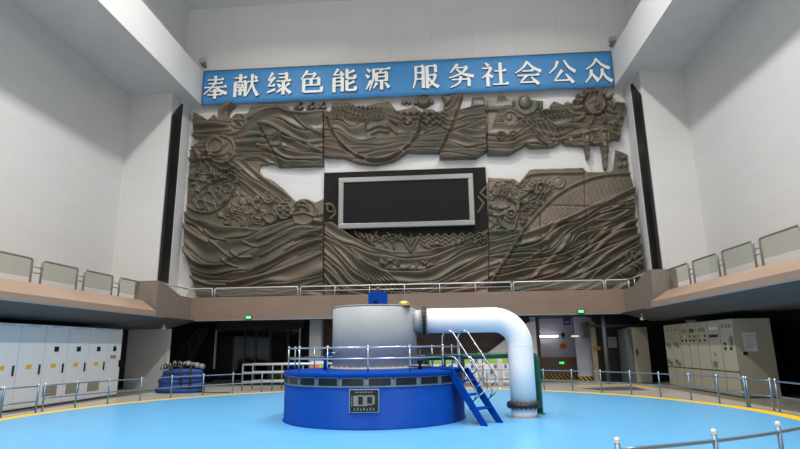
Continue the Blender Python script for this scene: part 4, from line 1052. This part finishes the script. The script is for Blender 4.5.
# stair flight in the dark well
st = thing('staircase', (-13, 31.6, 0), 'dim steel staircase climbing in the black stairwell', 'staircase')
A, Bb = py(176, 356, 31.2), py(204, 322, 31.2)
for k in range(11):
    t_ = k/10; x = A.x+(Bb.x-A.x)*t_+.15; z = .15+2.9*t_
    B(x-.14, x+.14, 31.3, 32.6, z, z+.05).build('step', M_blackm, st)
MB().prism([(A.x-.1, 31.25, 0), (A.x+.25, 31.25, 0), (Bb.x+.3, 31.25, 3.05), (Bb.x+.3, 31.25, 3.35), (Bb.x, 31.25, 3.35)], (0, .05, 0)).build('stringer', M_blackm, st)
for dz, nm in ((0, 'handrail'), (-.38, 'middle_rail')):
    MB().tube([(A.x, 31.2, A.z+dz), (Bb.x, 31.2, Bb.z+dz)], .03, 8).build(nm, M_dim, st)
for t_ in (.2, .5, .85):
    p = A.lerp(Bb, t_); MB().tube([(p.x, 31.2, p.z), (p.x, 31.2, max(.05, p.z-1.0))], .022, 6).build('baluster', M_dim, st)
# column
cx = py(316, 340, 30.0).x
struct('column', B(cx-.33, cx+.33, 29.8, 30.4, 0, ZF), mat('concrete_grey', (150, 151, 150), .8, var=.06), 'pale concrete column under the rear balcony', bevel=.03)
# dark relief wall behind the generator
rx0, rx1 = py(321, 340, YL).x, py(540, 340, YL).x
n, mz = 260, 40; vs = []; fs = []
for i in range(n+1):
    x = rx0+(rx1-rx0)*i/n
    for j in range(mz+1):
        z = 3.55*j/mz; u = z+.35*math.sin(x*.9)+.2*math.sin(x*2.1+1); h = .06*((u*2.2) % 1)
        vs.append((x, YL-h, z))
for i in range(n):
    for j in range(mz):
        a = i*(mz+1)+j; fs.append((a, a+mz+1, a+mz+2, a+1))
o = struct('wall_relief_low', MB().add(vs, fs, True), M_wood, 'dark brown wavy relief wall under the rear balcony')
# pale stair flank
P = [py(x, y, 30.9) for x, y in ((484, 356), (527.5, 322.5), (537, 321))]
e = Vector((py(536.5, 340, 30.9).x, 30.9, 0))
struct('wall_stair_flank', MB().prism([P[0], P[1], (e.x, 30.9, P[1].z+.1), e, (P[0].x, 30.9, 0)], (0, .3, 0)), M_grey, 'pale wall flank cut on the slant of a stair')
# corridor opening
c0, c1 = py(537, 340, 31).x, py(589, 340, 31).x
struct('wall_corridor_back', B(c0-.3, c1+.4, 33.4, 33.6, 1.25, 3.6), M_lilac, 'pale corridor wall with a lamp tube')
struct('wall_corridor_dado', B(c0-.3, c1+.4, 33.36, 33.6, .3, 1.25), M_dado, 'brown corridor dado')
struct('baseboard_corridor', B(c0-.3, c1+.4, 33.34, 33.6, 0, .3), M_haz, 'yellow and black hazard stripe at the foot of the corridor wall')
struct('wall_corridor_left', B(c0-.3, c0, 31.2, 33.4, 0, 3.55), M_grey, 'corridor side wall')
q0, q1 = py(575.5, 340, 31.6).x, py(590, 340, 31.6).x
struct('wall_corridor_pier', B(q0, q1, 31.6, 31.75, 1.2, 3.55), M_lilac, 'pale lilac pier beside the corridor')
struct('wall_pier_dado', B(q0, q1, 31.58, 31.75, .25, 1.2), M_lilac, 'lower part of the lilac pier')
struct('baseboard_pier', B(q0, q1, 31.56, 31.75, 0, .25), M_haz, 'hazard stripe at the foot of the pier')
lx0, lx1 = py(536.5, 336, 33.2).x, py(558, 336, 33.2).x; lz = py(547, 336.2, 33.2).z
t = thing('tube_lamp', ((lx0+lx1)/2, 33.25, lz), 'glowing white fluorescent tube on the corridor wall', 'lamp')
B(lx0-.02, lx1+.02, 33.28, 33.4, lz-.06, lz+.06).build('lamp_batten', M_cabW, t)
MB().tube([(lx0, 33.22, lz), (lx1, 33.22, lz)], .05, 10).build('lamp_tube', M_tube, t)
def exit_sign(px, yy, Y, label, w=.27, h=.13, back=None):
    c = py(px, yy, Y); t = thing('exit_sign', (c.x, Y, c.z), label, 'sign')
    B(c.x-w/2-.03, c.x+w/2+.03, Y, Y+.08, c.z-h/2-.03, c.z+h/2+.03).build('sign_case', M_blk, t)
    B(c.x-w/2, c.x+w/2, Y-.012, Y+.0, c.z-h/2, c.z+h/2).build('lit_face', M_exit, t)
    m = MB(); k = c.x-.04   # running figure and doorway
    m.ball((k, Y-.016, c.z+.05), .018, 6, 1, .3, 1); m.prism([(k-.03, Y-.014, c.z+.03), (k+.02, Y-.014, c.z+.03), (k+.01, Y-.014, c.z-.02), (k+.04, Y-.014, c.z-.06), (k+.02, Y-.014, c.z-.065), (k-.01, Y-.014, c.z-.03), (k-.05, Y-.014, c.z-.06), (k-.06, Y-.014, c.z-.045), (k-.02, Y-.014, c.z-.01)], (0, -.004, 0))
    m.box(k+.07, k+.085, Y-.018, Y-.013, c.z-.06, c.z+.06); m.box(k+.07, k+.13, Y-.018, Y-.013, c.z+.045, c.z+.06); m.box(k+.115, k+.13, Y-.018, Y-.013, c.z-.06, c.z+.06)
    m.build('running_figure', M_white, t); return t
exit_sign(248.5, 317.3, 28.7, 'green lit exit sign under the fascia over the dark office front')
exit_sign(581, 311.3, 28.7, 'green lit exit sign on the fascia over the corridor opening')
exit_sign(561.7, 362.8, 33.25, 'green lit exit sign low on the brown corridor dado')
c = py(563, 335, 33.3)
t = thing('alarm_bell', (c.x, 33.34, c.z), 'small dark round alarm bell beside the corridor lamp tube', 'alarm')
MB().lathe([(.13, 0), (.12, -.05), (.05, -.08)], (c.x, 33.38, c.z), 18, 'Y').build('bell_dome', M_rubber, t)
B(c.x-.03, c.x+.03, 33.34, 33.4, c.z-.2, c.z-.1).build('bell_mount', M_rubber, t)
c = py(563, 346, 33.3)
t = thing('call_box', (c.x, 33.34, c.z), 'small orange box below the alarm bell in the corridor', 'box')
B(c.x-.2, c.x+.2, 33.26, 33.4, c.z-.13, c.z+.12).build('box_case', M_borange, t, .02); B(c.x-.04, c.x+.04, 33.24, 33.27, c.z-.04, c.z+.04).build('button', M_red, t)
MB().tube([(c.x, 33.37, c.z+.12), (c.x, 33.37, c.z+.28)], .012, 6).build('conduit', M_mgrey, t)
c = py(567, 321.5, 33.3)
t = thing('corridor_sign', (c.x, 33.3, c.z), 'small violet sign high on the corridor wall', 'sign')
B(c.x-.2, c.x+.2, 33.3, 33.34, c.z-.2, c.z+.2).build('sign_plate', M_bviolet, t); B(c.x-.1, c.x+.1, 33.285, 33.3, c.z-.08, c.z+.02).build('sign_symbol', M_paper, t)
B(c.x-.02, c.x+.02, 33.34, 33.42, c.z-.05, c.z+.05).build('sign_fixing', M_mgrey, t)
c = py(577.5, 336, 31.3)
t = thing('wall_lamp', (c.x, 31.4, c.z), 'small bright wall lamp on the lilac pier', 'lamp')
B(c.x-.2, c.x+.3, 31.5, 31.6, c.z-.06, c.z+.06).build('lamp_base', M_cabW, t); MB().tube([(c.x-.3, 31.42, c.z), (c.x+.1, 31.42, c.z)], .05, 10).build('lamp_tube', mat('dim_lamp_glass', (245, 245, 240), .4, emit=.6), t)
c = py(586, 330, 30.9)
t = thing('speaker_box', (c.x, 30.9, c.z), 'grey green box hanging on the lilac pier beside the dark doorway', 'box')
B(c.x-.22, c.x+.22, 30.75, 31.2, c.z-.45, c.z+.42).build('box_case', mat('grey_green_case', (92, 104, 98), .5), t, .02)
B(c.x-.17, c.x+.17, 30.735, 30.75, c.z-.38, c.z+.36).build('box_grille', M_dgrey, t); B(c.x-.05, c.x+.05, 31.2, 31.62, c.z-.05, c.z+.05).build('bracket', M_mgrey, t)
# dark doorway zone on the right
d0, d1 = py(594, 340, 30.6).x, 13.2
struct('wall_dark_right', B(d0, d1, 30.6, 30.8, 0, 3.55), M_black, 'black glazed wall under the rear balcony')
struct('trim_door_frame', bxp(590, 594.5, 322, 380, 30.55, .25), mat('beige_frame', (150, 138, 112), .5), 'beige door frame beside the corridor')
struct('trim_lintel', bxp(588, 640, 324.5, 327, 30.4, .25, False), M_dgrey, 'grey lintel over the dark doorway')
x0 = py(605.8, 350, 29.3).x
struct('column_steel', MB().lathe([(.1, 0), (.1, ZF)], (x0, 29.3, 0), 16), M_dgrey, 'slim grey steel post under the rear balcony')
a, b = py(608, 337, 30.5), py(617.5, 347.5, 30.5)
t = thing('paper_notice', ((a.x+b.x)/2, 30.58, b.z), 'pale grey notice sheet on the black wall behind the steel post', 'notice')
B(a.x, b.x, 30.56, 30.6, b.z, a.z).build('notice_sheet', M_mgrey, t)
m = MB()
for k in range(5): m.box(a.x+.06, b.x-.08, 30.55, 30.562, a.z-.12-.08*k, a.z-.1-.08*k)
m.build('notice_lines', M_dgrey, t)
a, b = py(593.8, 346.5, 30.5), py(600.5, 350, 30.5)
t = thing('door_sign', ((a.x+b.x)/2, 30.5, b.z), 'small orange brown sign hanging at the dark doorway', 'sign')
B(a.x, b.x, 30.48, 30.52, b.z, a.z).build('sign_plate', mat('orange_brown', (150, 100, 50), .6), t)
MB().tube([((a.x+b.x)/2, 30.5, a.z), ((a.x+b.x)/2, 30.5, a.z+1.0)], .012, 6).build('hanging_cord', M_mgrey, t)
for px, yy, lab in ((163.3, 325.5, 'small white camera hanging at the balcony corner by the stairwell'), (642.5, 318.5, 'small white camera hanging at the balcony corner by the beige cabinets')):
    c = py(px, yy, 27.0)
    zs = 3.08+.42*min(1, max(0, (12.7-abs(c.x-XC))/1.5)); c.z = min(c.z, zs-.2)
    t = thing('security_camera', (c.x, 27.0, c.z), lab, 'camera')
    MB().tube([(c.x, 26.85, c.z), (c.x, 27.15, c.z)], .075, 12).build('camera_body', M_white, t)
    MB().lathe([(.05, 0), (.06, .02)], (c.x, 26.83, c.z), 12, 'Y').build('camera_lens', M_blk, t)
    MB().tube([(c.x, 27.05, c.z+.06), (c.x, 27.05, zs-.015)], .025, 8).build('camera_arm', M_white, t)
# beige steel cupboard in the dark corner
a, b = py(633.8, 350, 28.9), py(649.2, 350, 28.9)
t = thing('steel_cupboard', ((a.x+b.x)/2, 29.3, 0), 'tall beige steel cupboard standing alone in the dark corner', 'cupboard')
M_cup = mat('dull_beige_enamel', (140, 134, 118), .5)
B(a.x, b.x, 28.9, 30.3, .05, 2.78).build('cupboard_body', M_cup, t)
B(a.x+.02, b.x-.02, 28.93, 30.28, 0, .05).build('plinth', M_dgrey, t)
d = B(a.x+.03, b.x-.03, 28.88, 28.9, .1, 2.72).build('door', M_cup, t); B(a.x+.1, a.x+.16, 28.83, 28.88, 1.4, 1.7).build('handle', M_blk, d)
B(a.x-.32, a.x-.02, 28.95, 30.2, .05, 2.7).build('side_panel', M_dgrey, t)

# display boards
bds = [(429, 443, 'cut by the deck railing post'), (446, 461, ''), (464.5, 478.5, ''), (483, 498, ''), (502, 515, '')]
blab = ['display board with green head, farthest from the white elbow pipe', 'display board with green head, second from the grey housing side', 'display board with green head, middle one of the five', 'display board with green head, second from the white elbow pipe', 'display board with green head half hidden by the white elbow pipe']
for k, (a, b, _) in enumerate(bds):
    Y = 28.3; A, Bb = py(a, 357, Y), py(b, 381, Y); zt_, zb_ = py(470, 356.5, Y).z, .18
    t = thing('display_board', ((A.x+Bb.x)/2, Y, 0), blab[k], 'display board', 'display boards before the dark relief wall')
    p = B(A.x, Bb.x, Y, Y+.04, zb_, zt_).build('board_panel', M_paper, t)
    w = Bb.x-A.x
    B(A.x+.01, Bb.x-.01, Y-.006, Y, zt_-.36, zt_-.01).build('green_heading', M_bgreen, p)
    for j in range(3):
        x = A.x+w*(.16+.3*((j*2+k) % 3)); z = zt_-.22-.28*j
        B(x, x+w*.2, Y-.012, Y-.004, z-.09, z+.09).build('picture', M_bviolet, p)
    m = MB()
    for j in range(6): m.box(A.x+.08, Bb.x-.12, Y-.008, Y-.003, zb_+.1+.07*j, zb_+.12+.07*j)
    m.build('text_lines', M_vent, p)
    for x in (A.x+.08, Bb.x-.08): B(x-.02, x+.02, Y+.04, Y+.08, 0, zt_-.05).build('leg', M_mgrey, t)
    B(A.x, Bb.x, Y-.12, Y+.2, 0, .03).build('foot', M_mgrey, t)
for k, px in enumerate((480.5, 500)):
    x = py(px, 370, 29.2).x
    o = struct('column_slim', B(x-.1, x+.1, 29.2, 29.35, 0, 1.6), M_grey, 'slim grey upright between display boards')
A, Bb = py(311, 361, 28), py(325, 370, 28)
t = thing('display_board', ((A.x+Bb.x)/2, 28, 0), 'display board with orange picture behind the generator, before the concrete column', 'display board', 'display boards before the dark relief wall')
p = B(A.x, Bb.x, 28, 28.04, .2, A.z).build('board_panel', M_paper, t)
B(A.x+.05, A.x+.45, 27.99, 28.0, A.z-.55, A.z-.2).build('orange_picture', M_borange, p); B(A.x+.5, Bb.x-.03, 27.99, 28, A.z-.6, A.z-.2).build('green_picture', M_bgreen, p)
for x in (A.x+.08, Bb.x-.08): B(x-.02, x+.02, 28.04, 28.08, 0, A.z-.05).build('leg', M_mgrey, t)

# stainless crowd barriers beyond the ring
def barrier(x0, x1, Y, label, n):
    t = thing('steel_barrier', ((x0+x1)/2, Y, 0), label, 'barrier', 'stainless barriers by the office front')
    for z, nm in ((1.22, 'top_rail'), (.84, 'middle_rail'), (.42, 'bottom_rail')): MB().tube([(x0, Y, z), (x1, Y, z)], .045, 8).build(nm, M_bright, t)
    for k in range(n):
        x = x0+(x1-x0)*k/(n-1); MB().tube([(x, Y, 0), (x, Y, 1.22)], .035, 8).build('post', M_mgrey, t)
x0 = pz(235.5, 392.5, 0); barrier(x0.x, x0.x+4.4, 26.3, 'nearer stainless three bar barrier behind the ring railing', 4)
barrier(x0.x+.15, x0.x+4.6, 27.3, 'farther stainless three bar barrier towards the dark office front', 4)

# blue slings heaped by the stairwell
c = pz(173.5, 393.5, 0)
t = thing('sling_stack', (c.x, c.y+.5, 0), 'heap of blue coiled slings topped with grey metal shackles by the stairwell', 'slings')
cy = c.y+.55
for k in range(5):
    rx, ry, z = 1.04-.05*k, .5-.02*k, .12+.2*k; ox = .05*math.sin(k*2.3)+.04*k
    pts = [(c.x+ox+rx*math.cos(a)*(1+.05*math.sin(3*a+k)), cy+ry*math.sin(a), z+.03*math.sin(2*a+k)) for a in [2*PI*i/36 for i in range(36)]]
    MB().tube(pts, .135, 10, True).lathe([(.85, z-.08), (.85, z+.08)], (0, 0, 0), 4).build('blue_coil', M_hose, t) if False else MB().tube(pts, .135, 10, True).build('blue_coil', M_hose, t)
MB().lathe([(.4, .05), (.42, .95)], (c.x+.05, cy, 0), 20).build('core', M_hose, t)
r = random.Random(4)
for k in range(14):
    x = c.x-.85+1.85*k/13; z = 1.08+.12*math.sin(k*.25)+r.uniform(-.03, .03); y = cy-.15+.3*r.random()
    m = MB()
    if k < 7:
        m.tube([(x-.06, y, z), (x-.06, y, z+.16), (x, y, z+.24), (x+.06, y, z+.16), (x+.06, y, z)], .035, 6); m.tube([(x-.1, y, z), (x+.1, y, z)], .03, 6)
        m.build('shackle', M_strap if k % 2 else M_shack, t)
    else:
        m.ball((x, y, z+.1), .17, 8, .8, 1.3, .8); m.build('metal_lug', M_shack, t)
for k in range(3):
    x = c.x-.1+.45*k; MB().tube([(x, cy-.62, .3), (x-.05, cy-.6, .8), (x-.12, cy-.42, 1.16), (x-.2, cy, 1.3)], .05, 6).build('strap', M_strap, t)
MB().tube([(c.x+1.0, cy-.2, .1), (c.x+1.3, cy-.5, .03), (c.x+1.9, cy-.5, .025), (c.x+2.6, cy-.4, .025)], .02, 6).build('loose_cable', M_strap, t)
# floor covers and their yellow lines on the right
for k, (pts) in enumerate([[(575, 386.2), (633, 385.0)], [(633, 385.0), (655, 389.5)]]):
    a, b = pz(*pts[0], 0), pz(*pts[1], 0); d = (b-a).normalized(); n_ = Vector((-d.y, d.x, 0))*.09
    struct('trim_%d' % (3+k), MB().prism([a-n_, b-n_, b+n_, a+n_], (0, 0, .008)), M_yel, 'yellow line painted round the floor cover')
pp = [pz(x, y, 0) for x, y in ((580, 388.5), (632, 386.6), (648, 390.2), (600, 390.5))]
struct('floor_cover', MB().prism(pp, (0, 0, .006)), M_dgrey, 'dark floor cover plate beyond the ring railing')
struct('trim_5', B(GXR-.55, GXR-.4, Y0, 27, -.01, .008), mat('worn_ochre_line', (178, 150, 96), .6), 'worn ochre line along the beige cabinets')

# ------------------------------------------------------------------ light: two rows of high-bay lamps under the ceiling
def lamp(name, loc, power, size, rot=(0, 0, 0), col=(1, .985, .965), spread=PI):
    l = bpy.data.lights.new(name, 'AREA'); l.shape = 'DISK'; l.size = size; l.energy = power; l.color = col; l.spread = spread
    o = bpy.data.objects.new(name, l); COL.objects.link(o); o.location = loc; o.rotation_euler = rot; return o
for x in (XC-7.0, XC+7.0):
    for k, y in enumerate((-8, -2, 4, 10, 16, 22)):
        lamp('high_bay_lamp', (x, y, ZC-.3), 900, 1.1, spread=math.radians(150))
w = bpy.data.worlds.new('world'); SC.world = w; w.use_nodes = True
w.node_tree.nodes['Background'].inputs[0].default_value = (.6, .65, .7, 1); w.node_tree.nodes['Background'].inputs[1].default_value = .05
SC.cycles.max_bounces = 8; SC.cycles.diffuse_bounces = 5
SC.view_settings.exposure = 0.0
